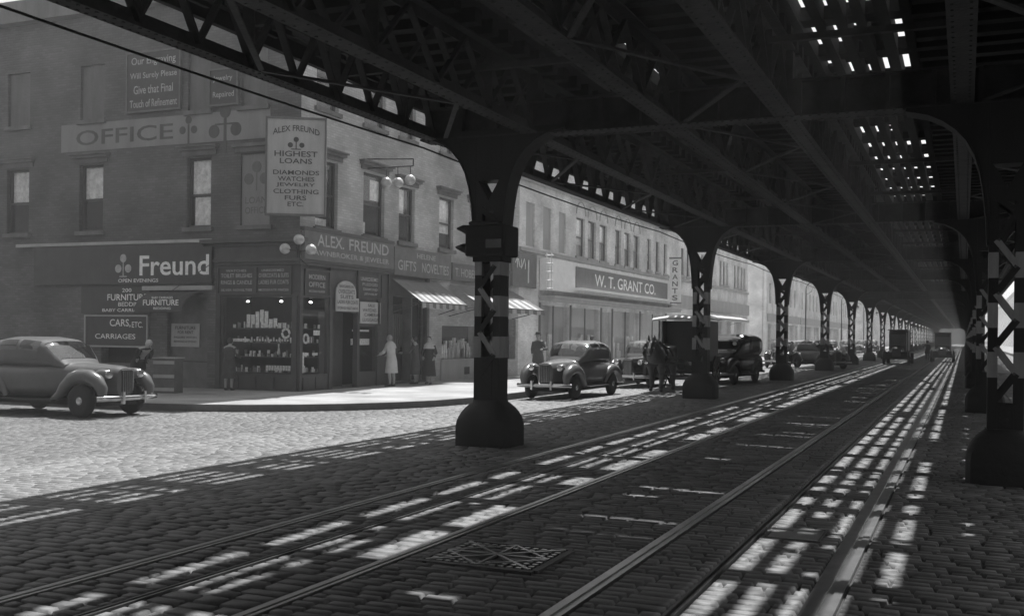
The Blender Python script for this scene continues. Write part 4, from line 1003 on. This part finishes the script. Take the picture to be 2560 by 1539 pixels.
def make_car(name, label, loc, rz, paint='carblk', roof=None, style='sedan', group=None, sc=(1,1,1), wide=1.0, rimm='rim', chromed=True):
    t = thing(name, label, 'car' if style == 'sedan' else 'van', loc, rz, group); t.scale = sc
    body = [(-2.02,.17,.5,.98),(-1.98,.24,.44,1.06),(-1.85,.28,.42,1.1),(-1.2,.42,.4,1.14),(-.7,.56,.38,1.17),(-.4,.68,.36,1.18),(.1,.74,.34,1.17),(.9,.75,.34,1.16),(1.4,.71,.36,1.12),(1.85,.6,.42,1.0),(2.1,.44,.5,.84),(2.16,.3,.55,.72)]
    cab = [(-.72,.48,1.0,1.14),(-.52,.59,1.0,1.36),(-.3,.645,1.0,1.6),(-.08,.66,1.0,1.68),(.3,.665,1.0,1.72),(.9,.655,1.0,1.72),(1.3,.62,1.0,1.66),(1.6,.57,1.0,1.52),(1.88,.48,1.0,1.28),(2.02,.38,.95,1.05)]
    if style == 'van':
        body = body[:7] + [(.9,.78,.34,1.2),(2.1,.78,.36,1.2),(2.2,.74,.42,1.1)]
        cab = [(-.72,.5,1.0,1.2),(-.5,.6,1.0,1.42),(-.26,.66,1.0,1.72),(-.05,.69,1.0,1.82),(.4,.72,1.0,1.88),(.55,.78,1.0,1.97),(1.6,.79,1.0,1.98),(2.05,.77,1.0,1.94),(2.2,.72,1.0,1.84)]
    car_loft(body, 3.0).build('body', M[paint], t, smooth=True)
    E_ = 3.6
    hl = [(-.62,-.24,38,142)] + ([(y0,y1,a0,a1) for y0, y1 in ((-.14,.44),(.52,1.08),(1.16,1.5)) for a0, a1 in ((12,44),(136,168))] + [(1.62,1.86,52,128)] if style == 'sedan' else [(-.12,.4,12,44),(-.12,.4,136,168)])
    car_loft(cab, E_, .05, hl, 60).build('cabin', M[roof or paint], t, smooth=True)
    b = MB(); b.box(-.5,.5,.15,.35,1.0,1.32)
    if style == 'sedan': b.box(-.5,.5,1.2,1.4,1.0,1.36)
    b.build('seat', M['dark'], t, bevel=.05)
    b = MB(); b.tube([(.28+.16*math.cos(a*.5236), -.28+.03*math.sin(a*.5236), 1.25+.15*math.sin(a*.5236)) for a in range(13)], .014, 6); b.build('steering_wheel', M['dark'], t)
    if style == 'sedan': pane(cab, E_, 1.62, 1.86, 52, 128, .002).build('window', M['glassc'], t, smooth=True)
    pane(cab, E_, -.62, -.24, 38, 142).build('windshield', M['glassc'], t, smooth=True)
    if style == 'sedan':
        for (y0, y1) in ((-.14,.44),(.52,1.08),(1.16,1.5)):
            pane(cab, E_, y0, y1, 12, 46 if y0 < 1 else 36).build('window', M['glassc'], t, smooth=True); pane(cab, E_, y0, y1, 168, 134 if y0 < 1 else 144).build('window', M['glassc'], t, smooth=True)
    else:
        for a in ((12,46),(168,134)): pane(cab, E_, -.12, .4, *a).build('window', M['glassc'], t, smooth=True)
    for s_ in (-1, 1):
        for (yc, rr, nm, x) in ((-1.45,.47,'front_fender',.66), (1.38,.46,'rear_fender',.72)):
            b = MB(); pts = []
            if nm == 'front_fender': P = [(-2.02,.42),(-2.0,.62),(-1.88,.78),(-1.65,.88),(-1.4,.89),(-1.15,.82),(-.95,.66),(-.8,.48),(-.6,.36)]; rs = [.07,.12,.15,.16,.16,.15,.13,.1,.07]
            else: P = [(.72,.4),(.84,.62),(1.02,.78),(1.3,.86),(1.6,.82),(1.84,.68),(2.0,.5),(2.06,.42)]; rs = [.05,.1,.13,.14,.14,.12,.09,.06]
            b.tube([(s_*x, y, z) for y, z in P], rs, 10, 1.0, (1,0,0)); b.build(nm, M[paint], t, smooth=True)
        b = MB(); b.box(min(s_*.66,s_*.86), max(s_*.66,s_*.86), -.72, .82, .33, .37); b.build('running_board', M['tyre'], t, bevel=.01)
        o = MB().ball((s_*.44,-1.78,.93), .115, 14, (1,1.7,1)).build('headlight', M[paint], t, smooth=True)
        b = MB(); b.lathe([(.1,-1.965),(.085,-1.985),(.02,-1.99)], (s_*.44,0,.93), 'y', 16); b.build('lens', M['chrome'], o, smooth=True)
        b = MB(); b.beam((s_*.44,-1.78,.84),(s_*.58,-1.7,.72),.04,.04); b.build('bracket', M['chrome'], o)
    b = MB(); b.box(-.15,.15,-2.05,-1.99,.48,1.02)
    g = b.build('grille', M['dark'], t, bevel=.04)
    b = MB()
    for k in range(6): b.box(-.135+k*.0515, -.125+k*.0515, -2.058, -2.051, .5, .99)
    b.box(-.155,.155,-2.06,-2.04,1.021,1.04)
    b.build('bars', M['chrome'], g)
    for yb, z, nm in ((-2.22,.42,'front_bumper'),(2.3,.42,'rear_bumper')):
        b = MB(); s2 = 1 if yb > 0 else -1
        b.tube([(-.84,yb-s2*.18,z),(-.6,yb-s2*.05,z),(0,yb,z),(.6,yb-s2*.05,z),(.84,yb-s2*.18,z)], .055, 8, .6, (0,1,0))
        for x in (-.3,.3): b.box(x-.03,x+.03,min(yb-s2*.04,yb+s2*.04),max(yb-s2*.04,yb+s2*.04),z-.12,z+.14); b.box(x-.02,x+.02,min(yb-s2*.3,yb-s2*.05),max(yb-s2*.3,yb-s2*.05),z-.03,z+.03)
        b.build(nm, M['chrome'] if chromed else M['cardul'], t, smooth=True)
    if style == 'van':
        b = MB(); b.box(-.6,.6,-.56,-.3,1.74,1.765); b.build('visor', M['chrome'], t, bevel=.01)
    for x in (-.68, .68):
        wheel(t, x, -1.45, rimm=rimm); wheel(t, x, 1.38, rimm=rimm)
    b = MB(); b.box(-.5,.5,-1.8,1.9,.24,.36); b.build('chassis', M['dark'], t)
    return t
Z = gz
sed = make_car('parked_car', 'dark tall-grilled sedan parked at the kerb just right of the nearest left pillar', (-11.2, 28.7, Z(-11.3)), R(-2), 'cargry', None, sc=(1.02,1.04,1.0))
car2 = make_car('parked_car', 'second dark sedan at the kerb, half hidden between the tall-grilled sedan and the horse', (-11.25, 36.2, Z(-11.3)), R(0), 'carblk', 'carmid', rimm='cardul')
van = make_car('panel_van', 'black panel van with pale visor and white windshield disc, right of the second pillar', (-9.05, 40.3, Z(-8.7)), R(-4), 'carblk', None, 'van', sc=(1.18,1.1,1.0))
b = MB(); b.prism([(.44+.07*math.cos(a*.5236), 1.58+.08*math.sin(a*.5236)) for a in range(12)], 'y', -.52, -.51); b.build('sticker', M['white'], van)
dup(sed, (-11.6, 44.8, Z(-11.5)), R(1), 'pale-roofed sedan parked third along the kerb, seen over the second dark sedan')
c5 = dup(car2, (-10.7, 63.5, Z(-10.7)), R(1), 'grey sedan standing behind the third left pillar')
tax = dup(sed, (-8.2, 62.3, Z(-8.2)), R(38), 'dark whitewalled sedan turning out around the fourth left pillar')
dup(car2, (-11.2, 74, Z(-11.2)), R(0), 'sedan parked beyond the turning car, nearest of the distant kerb row', 'distant cars along the left kerb')
for k, y in enumerate((84, 92, 106, 121, 137)):
    dup(sed if k % 2 else car2, (-11.3, y, Z(-11.3)), R(random.uniform(-2,2)), '%s car counting from the near end of the distant kerb row' % ['second','third','fourth','fifth','sixth'][k], 'distant cars along the left kerb')
dup(car2, (5.0, 52, Z(5)), R(180), 'car parked on the right side, glimpsed through the lattice of the nearest right pillar')
lc = make_car('parked_car', 'pale rounded car with chrome headlight nosing in by the side-street kerb at left', (-19.1, 16.85, .05), R(90), 'carmid', None)
# old trucks between the tracks
def make_truck(label, loc, rz, tall, wdt):
    t = thing('old_truck', label, 'truck', loc, rz, 'boxy trucks driving under the railway')
    h = wdt/2
    b = MB(); b.box(-h*.62, h*.62, .9, 4.2, .95, tall); b.box(-h*.56, h*.56, -.1, .9, .95, tall-.12); b.build('body', M['cardul'], t, bevel=.06)
    b = MB(); b.box(-h*.66, h*.66, -.18, 4.25, tall+.003, tall+.07); b.build('roof', M['carmid'], t, bevel=.03)
    b = MB(); b.loft([[(x, y, z) for x, z in sup(hw, .6, zz, 20, 3.5)] for y, hw, zz in ((-1.35,.3,1.1),(-1.2,.34,1.22),(-.1,.46,1.32))]); b.build('hood', M['cardul'], t, smooth=True)
    b = MB(); b.box(-h*.5,h*.5,-.125,-.105,1.4,tall-.3); b.build('windshield', M['carblk'], t)
    for s_ in (-1, 1):
        b = MB(); b.tube([(s_*h*.8,-1.75,.55),(s_*h*.8,-1.6,.82),(s_*h*.8,-1.2,.95),(s_*h*.8,-.8,.85),(s_*h*.8,-.4,.5)], .11, 8, 1, (1,0,0)); b.build('fender', M['cardul'], t, smooth=True)
        MB().ball((s_*.42,-1.45,1.0), .13, 12).build('headlight', M['chrome'], t, smooth=True)
        wheel(t, s_*h*.8, -1.2, .42, .18, 'cardul'); wheel(t, s_*h*.8, 3.0, .42, .24, 'cardul')
    b = MB(); b.box(-h*.95,h*.95,-1.95,-1.88,.42,.56); b.build('bumper', M['cardul'], t)
    b = MB(); b.box(-h*.7,h*.7,-1.3,4.0,.5,.93); b.build('chassis', M['dark'], t)
    b = MB(); b.box(-.28,.28,-1.42,-1.36,.62,1.15); b.build('grille', M['raild'], t)
    return t
make_truck('nearer of two boxy dark trucks coming down the avenue under the railway', (-4.55, 77, Z(-4.5)), R(0), 2.5, 2.15)
make_truck('farther of two boxy dark trucks, on the right-hand track under the railway', (-1.7, 90, Z(-1.7)), R(0), 2.45, 2.1)

# ------------------------------------------------------------------ horse and wagon
def skinobj(name, nodes, edges, mt, parent=None, sub=2, root=0):
    me = bpy.data.meshes.new(name); me.from_pydata([n[:3] for n in nodes], edges, []); o = bpy.data.objects.new(name, me); COL.objects.link(o)
    if parent: o.parent = parent
    me.materials.append(mt); sk = o.modifiers.new('skin', 'SKIN'); sk.use_smooth_shade = True
    for i, n in enumerate(nodes):
        d = me.skin_vertices[0].data[i]; r_ = n[3]; d.radius = (r_, n[4]) if len(n) > 4 else (r_, r_); d.use_root = (i == root)
    ss = o.modifiers.new('sub', 'SUBSURF'); ss.levels = sub; ss.render_levels = sub
    return o
# horse faces -y
hs = thing('horse', 'dark draught horse in harness with pale blaze and bridle standing before the wagon', 'horse', (-9.5, 32.4, Z(-9.5)), R(1)); hs.scale = (1.3,1.05,1.08)
N = [(0,.75,1.12,.30),(0,.3,1.08,.31),(0,-.2,1.08,.29),(0,-.55,1.14,.26),(0,-.8,1.3,.18),(0,-.97,1.45,.135),(0,-1.1,1.53,.11),(0,-1.24,1.4,.09),(0,-1.33,1.18,.065),(0,-1.35,1.09,.055),
     (.16,.8,.95,.16),(.17,.72,.72,.105),(.17,.9,.5,.062),(.17,.84,.28,.045),(.17,.82,.1,.05),(.17,.78,.03,.065),
     (-.16,.8,.95,.16),(-.17,.72,.72,.105),(-.17,.86,.5,.062),(-.17,.8,.28,.045),(-.17,.78,.1,.05),(-.17,.74,.03,.065),
     (.15,-.55,.9,.11),(.15,-.55,.62,.07),(.15,-.57,.46,.05),(.15,-.56,.26,.042),(.15,-.57,.1,.048),(.15,-.62,.03,.065),
     (-.15,-.5,.9,.11),(-.15,-.45,.62,.07),(-.15,-.46,.46,.05),(-.15,-.44,.26,.042),(-.15,-.45,.1,.048),(-.15,-.5,.03,.065)]
Ed = [(0,1),(1,2),(2,3),(3,4),(4,5),(5,6),(6,7),(7,8),(8,9),(0,10),(10,11),(11,12),(12,13),(13,14),(14,15),(0,16),(16,17),(17,18),(18,19),(19,20),(20,21),(3,22),(22,23),(23,24),(24,25),(25,26),(26,27),(3,28),(28,29),(29,30),(30,31),(31,32),(32,33)]
skinobj('body', N, Ed, M['horse'], hs, 2, 1)
b = MB()
for s_ in (-1, 1): b.tube([(s_*.07,-1.06,1.58),(s_*.08,-1.07,1.67),(s_*.075,-1.09,1.75)], [.035,.03,.006], 8)
b.build('ear', M['horse'], hs, smooth=True)
b = MB(); b.tube([(0,.98,1.2),(0,1.1,1.0),(0,1.12,.7),(0,1.1,.5)], [.04,.06,.05,.02], 8); b.build('tail', M['haird'], hs, smooth=True)
b = MB(); b.tube([(0.03,-1.06,1.66),(0.06,-.92,1.6),(0.07,-.78,1.48),(.06,-.6,1.36)], [.05,.075,.07,.03], 8, .5); b.build('mane', M['horsel'], hs, smooth=True)
b = MB(); b.tube([(0,-1.2,1.5),(0,-1.315,1.33),(0,-1.385,1.14)], [.045,.05,.045], 8); b.build('blaze', M['horsel'], hs, smooth=True)
b = MB(); col_ = [(0+.3*math.sin(a), -.62-.16*math.cos(a)*1.0, 1.2+.36*math.cos(a)) for a in [k*math.pi/8 for k in range(17)]]
b.tube(col_, .05, 8)
for s_ in (-1, 1):
    b.tube([(s_*.3,-.6,1.15),(s_*.33,0,1.05),(s_*.32,.9,1.0),(s_*.4,1.6,.9)], .025, 6); b.tube([(s_*.11,-1.12,1.56),(s_*.1,-1.28,1.36),(s_*.07,-1.36,1.2)], .014, 6)
b.tube([(-.31,.1,1.1),(-.2,.1,1.36),(0,.1,1.42),(.2,.1,1.36),(.31,.1,1.1)], .03, 6)
b.build('harness', M['leather'], hs, smooth=True)
b = MB()
for k in range(7): b.ball((.3*math.sin(k*.45+.1)*.98, -.66-.12*math.cos(k*.45), 1.24+.36*math.cos(k*.45)), .028, 8)
for s_ in (-1, 1): b.ball((s_*.11,-1.27,1.36), .03, 8); b.ball((s_*.12,-1.13,1.56), .03, 8)
b.build('brass', M['chrome'], hs, smooth=True)
wg = thing('horse_wagon', 'black roofed delivery wagon with open front and spoked wheels behind the horse', 'wagon', (-9.5, 34.8, Z(-9.5)), R(0))
wg.scale = (.93,1,1.04); b = MB(); h = .86
for s_ in (-1, 1):
    x0, x1 = sorted((s_*h, s_*(h-.04)))
    b.box(x0, x1, .45, 2.55, .95, 2.33); b.box(x0, x1, .0, .449, .95, 1.45); b.box(x0, x1, 0, .06, 1.451, 2.33)
b.box(-h+.041, h-.041, 2.5, 2.55, .95, 2.33); b.box(-h+.041, h-.041, 0, .05, .95, 1.5); b.box(-h+.041,h-.041,.051,2.499,.92,.97); b.box(-h+.041,h-.041,.9,.93,.971,2.33)
b.build('body', M['cardul'], wg)
b = MB(); n = 9; rings = []
for y, dz in ((-.5,-.01),(-.3,.06),(.1,.085),(2.7,.085)):
    rings.append([(-.98+1.96*k/n, y, 2.3+dz+.1*math.sin(math.pi*k/n)) for k in range(n+1)] + [(.98-1.96*k/n, y, 2.33+dz+.1*math.sin(math.pi*(n-k)/n)+.02) for k in range(n+1)])
b.loft(rings); b.build('roof', M['roofc'], wg)
b = MB(); b.box(-.8,.8,.3,.7,1.25,1.33); b.build('seat', M['wood'], wg)
b = MB(); b.box(-.78,-.72,-.02,-.001,1.5,2.3); b.build('post', M['lettm'], wg)
def spoked(x, y, r):
    b = MB(); b.tube([(x, y+r*math.cos(k*math.pi/12), r+r*math.sin(k*math.pi/12)*.999) for k in range(25)], .03, 8)
    o = b.build('wheel', M['cardul'], wg, smooth=True)
    b = MB(); b.lathe([(.06,-.1),(.09,0),(.06,.1)], (x,y,r), 'x', 12)
    for k in range(12): b.beam((x,y,r),(x,y+(r-.02)*math.cos(k*math.pi/6+.1),r+(r-.02)*math.sin(k*math.pi/6+.1)),.03,.03,(1,0,0))
    b.build('spokes', M['raild'], o)
for s_ in (-1, 1): spoked(s_*.78, .45, .42); spoked(s_*.92, 2.05, .55)
b = MB(); b.beam((-.78,.45,.42),(.78,.45,.42),.06,.06); b.beam((-.92,2.05,.55),(.92,2.05,.55),.06,.06); b.box(-.1,.1,.2,2.3,.62,.75); b.box(-.6,.6,.3,.6,.5,.6); b.beam((.0,.4,.75),(0,.4,.92),.3,.3,(0,1,0)); b.build('undercarriage', M['cardul'], wg)
b = MB()
for s_ in (-1, 1): b.tube([(s_*.45,.3,.7),(s_*.42,-.5,.85),(s_*.38,-2.6,1.0)], .03, 6)
b.build('shaft', M['wood'], wg, smooth=True)

# ------------------------------------------------------------------ people
def person(label, loc, rz, coat='coatd', coat_len=.45, h=1.62, hair='haird', hat=None, lean=0., arm_r=((.12,-.1),(.05,-.3)), arm_l=((.0,.0),(.0,-.05)), legs='skin', step=.0, shawl=None, female=True, trousers=False, bag=False):
    """faces -y locally; lean = forward pitch of the trunk (radians)"""
    t = thing('person', label, 'person', loc, rz); k = h/1.7
    def L(y, z):     # rotate trunk about the hip
        dz = z-.92; return (y*math.cos(lean) - dz*math.sin(lean), .92 + dz*math.cos(lean) + y*math.sin(lean)*.0)
    def T(x, y, z):
        a, b_ = L(y, z); return (x*k, a*k, b_*k)
    hip = (0,0,.92*k)
    N = [(*hip,.14*k,.11*k), (*T(0,0,1.12),.125*k,.095*k), (*T(0,.0,1.32),.16*k,.11*k), (*T(0,.01,1.42),.12*k,.09*k), (*T(0,0,1.5),.055*k), (*T(0,-.02,1.57),.06*k)]
    E2 = [(0,1),(1,2),(2,3),(3,4),(4,5)]
    def arm(s_, A):
        i = len(N); sh = T(s_*.18,0,1.4); el_ = T(s_*(.22+A[0][0]), A[0][1], 1.13+abs(A[0][1])*.25); wr = T(s_*(.2+A[1][0]), A[0][1]+A[1][1], .92+abs(A[1][1])*.75)
        ha = tuple(w_ + (w_-e_)*.28 for w_, e_ in zip(wr, el_))
        N.extend([(*sh,.058*k),(*el_,.043*k),(*wr,.027*k),(*ha,.03*k,.016*k)]); E2.extend([(3,i),(i,i+1),(i+1,i+2),(i+2,i+3)]); return wr, ha
    hands = [arm(1, arm_r), arm(-1, arm_l)]
    for s_ in (-1, 1):
        i = len(N); st = step*s_
        N.extend([(s_*.09*k,0,.84*k,.09*k),(s_*.1*k,-st*.4-.01,.48*k,.06*k),(s_*.1*k,-st*.4+max(0,st)*0+.02+st*.0,.3*k,.055*k),(s_*.1*k,(-st*.5+.03),.09*k,.035*k),(s_*.11*k,-st*.5-.04,.045*k,.035*k),(s_*.115*k,-st*.5-.14,.03*k,.03*k)])
        E2.extend([(0,i),(i,i+1),(i+1,i+2),(i+2,i+3),(i+3,i+4),(i+4,i+5)])
    skinobj('body', N, E2, M[legs], t, 2, 0)
    b = MB()
    for wr, ha in hands:
        d = (Vector(ha)-Vector(wr)).normalized(); sd_ = d.cross(Vector((0,1,0)));
        if sd_.length < .1: sd_ = Vector((1,0,0))
        sd_.normalize()
        for q, ln in zip((-1.5,-.5,.5,1.5), (.06,.075,.08,.068)):
            p = Vector(ha)+sd_*q*.014; b.tube([p-d*.02, p+d*ln*.55, p+d*ln+Vector((0,-.012,-.006))], [.009,.008,.006], 6)
        b.tube([Vector(wr)+d*.02+sd_*.02, Vector(wr)+d*.05+sd_*.045, Vector(wr)+d*.085+sd_*.05], [.01,.009,.007], 6)
    b.build('hands', M['skin'], t, smooth=True)
    hc = Vector(T(0,-.03,1.62)); b = MB(); b.ball((0,0,0), .1*k, 16, (.82,.98,1.18))
    b.tube([(0,-.09*k,.02*k),(0,-.118*k,-.02*k),(0,-.095*k,-.03*k)], [.008,.014,.012], 6)
    for s_ in (-1, 1): b.ball((s_*.08*k,0,-.01), .022*k, 8, (.4,.8,1.2))
    hd = b.build('head', M['skin'], t, smooth=True); hd.location = hc; hd.rotation_euler = (lean*.8, 0, 0)
    b = MB()
    for s_ in (-1, 1): b.ball((s_*.032*k,-.088*k,.015*k), .011*k, 8)
    b.box(-.022*k,.022*k,-.097*k,-.09*k,-.055*k,-.047*k); b.build('face', M['haird'], hd)
    b = MB(); b.ball((0,.022*k,.02*k), .105*k, 14, (.86,.92,1.12)); b.build('hair', M[hair], hd, smooth=True)
    if hat:
        b = MB(); b.lathe([(.16*k,.055*k),(.165*k,.065*k),(.105*k,.075*k),(.1*k,.15*k),(.07*k,.17*k),(.01,.172*k)], (0,0,0), 'z', 16); b.build('hat', M[hat], hd, smooth=True)
    # coat
    rings = []
    zs_ = [(1.46,.085,.075),(1.42,.19,.11),(1.3,.195,.13),(1.12,.165,.13),(.98,.185,.15),(.84,.215,.165),(.66,.225,.18)]
    zz = .66
    while zz > coat_len+.05: zz -= .1; zs_.append((max(zz,coat_len), .225+(.66-zz)*.1, .18+(.66-zz)*.1))
    for z, a, c in zs_:
        y_, z_ = L(0, z) if z > .9 else (0, z)
        rings.append([(a*k*math.cos(q*math.pi/10)*(1+.03*math.sin(q*3.1+z*4)), y_*k + c*k*math.sin(q*math.pi/10)*(1+.03*math.sin(q*2.3)), z_*k) for q in range(20)])
    b = MB(); b.loft(rings)
    for s_, A in ((1, arm_r), (-1, arm_l)):
        p0_ = T(s_*.16,0,1.41); p1 = T(s_*(.22+A[0][0]), A[0][1], 1.13+abs(A[0][1])*.25); p2 = T(s_*(.2+A[1][0]), A[0][1]+A[1][1], .92+abs(A[1][1])*.75)
        p2 = tuple(a_+(b_-a_)*.9 for a_, b_ in zip(p1, p2)); b.tube([p0_, p1, p2], [.075*k,.065*k,.05*k], 10)
    b.build('coat', M[coat], t, smooth=True)
    if shawl:
        b = MB(); b.loft([[(a*k*math.cos(q*math.pi/8), L(0,z)[0]*k+c*k*math.sin(q*math.pi/8), L(0,z)[1]*k) for q in range(16)] for z, a, c in ((1.54,.075,.08),(1.44,.2,.14),(1.33,.235,.16),(1.3,.23,.155))]); b.build('shawl', M[shawl], t, smooth=True)
    b = MB()
    for s_ in (-1, 1):
        st = step*s_; b.tube([(s_*.1*k,-st*.5+.06,.05*k),(s_*.11*k,-st*.5-.04,.05*k),(s_*.115*k,-st*.5-.17,.03*k)], [.04*k,.045*k,.03*k], 8)
    b.build('shoes', M['leather'], t, smooth=True)
    if trousers:
        b = MB()
        for s_ in (-1, 1): st = step*s_; b.tube([(s_*.09*k,0,.9*k),(s_*.1*k,-st*.4-.01,.48*k),(s_*.1*k,-st*.5+.03,.1*k)], [.11*k,.085*k,.07*k], 10)
        b.build('trousers', M['coatm'], t, smooth=True)
    return t
ap = .22
person('woman in a light knee-length coat peering into the showcase left of the first awning', (-17.25, 28.0, ap), R(-100), 'coatl', .42, 1.62, 'hair', None, .12, ((.02,-.12),(.0,-.22)), ((.02,-.12),(.0,-.2)), shawl='coatl')
person('woman in a long black coat and pale shawl walking under the first awning', (-17.0, 30.0, ap), R(15), 'coatd', .3, 1.58, 'haird', None, .03, ((.03,.02),(.0,-.08)), ((.03,-.04),(.0,-.1)), step=.22, shawl='coatl')
person('dim grey-coated figure in the shop front just left of the black-coated woman', (-17.35, 29.7, ap), R(-80), 'coatm', .35, 1.58, 'haird', None, .05)
person('shadowy grey-coated woman standing by the left frame of the pawnshop side window', (-19.95, 23.5, ap), R(200), 'coatm', .4, 1.5, 'haird', None, .1, ((.02,-.12),(.0,-.25)), ((.02,-.1),(.0,-.25)))
person('bald white-haired man bending forward over the pavement beside the pale car at the left edge', (-21.2, 21.3, ap), R(75), 'coatd', .75, 1.65, 'coatl', None, .85, ((.0,-.15),(.0,-.1)), ((.0,-.2),(.0,-.12)), trousers=True)
person('man in a dark suit and hat standing on the pavement behind the tall-grilled sedan', (-15.2, 35.2, ap), R(10), 'coatm', .7, 1.75, 'haird', 'coatm', .0, trousers=True)
person('walker in grey farther up the pavement beyond the man in the dark suit', (-15.9, 43.0, ap), R(170), 'coatm', .5, 1.66, 'haird', None, .0, step=.2)
person('small dark figure crossing between the two distant trucks', (-3.1, 96, Z(-3.1)), R(180), 'coatd', .6, 1.7, 'haird', 'coatd', .0, step=.25, trousers=True)
t = thing('packing_box', 'upright pale crate on the pavement beside the bending man', 'box', (-20.5, 21.7, ap), R(10))
b = MB(); b.box(-.3,.3,-.22,.22,0,.95); b.build('carcass', M['woodm'], t)
b = MB()
for z in (.06,.42,.8): b.box(-.32,.32,-.245,-.221,z,z+.09)
b.box(-.34,.34,-.26,.26,.951,.98); b.build('batten', M['faded'], t)

# ------------------------------------------------------------------ haze
hm = bpy.data.materials.new('haze'); hm.use_nodes = True; n = hm.node_tree.nodes; l = hm.node_tree.links; n.clear()
o = n.new('ShaderNodeOutputMaterial'); v = n.new('ShaderNodeVolumePrincipled'); v.inputs['Color'].default_value = (.95,.95,.95,1); v.inputs['Density'].default_value = .0025; v.inputs['Anisotropy'].default_value = .3
l.new(v.outputs[0], o.inputs['Volume'])
b = MB(); b.box(-70, 70, -62, 440, -1.1, 18.5); hz = b.build('haze', hm); hz['kind'] = 'stuff'
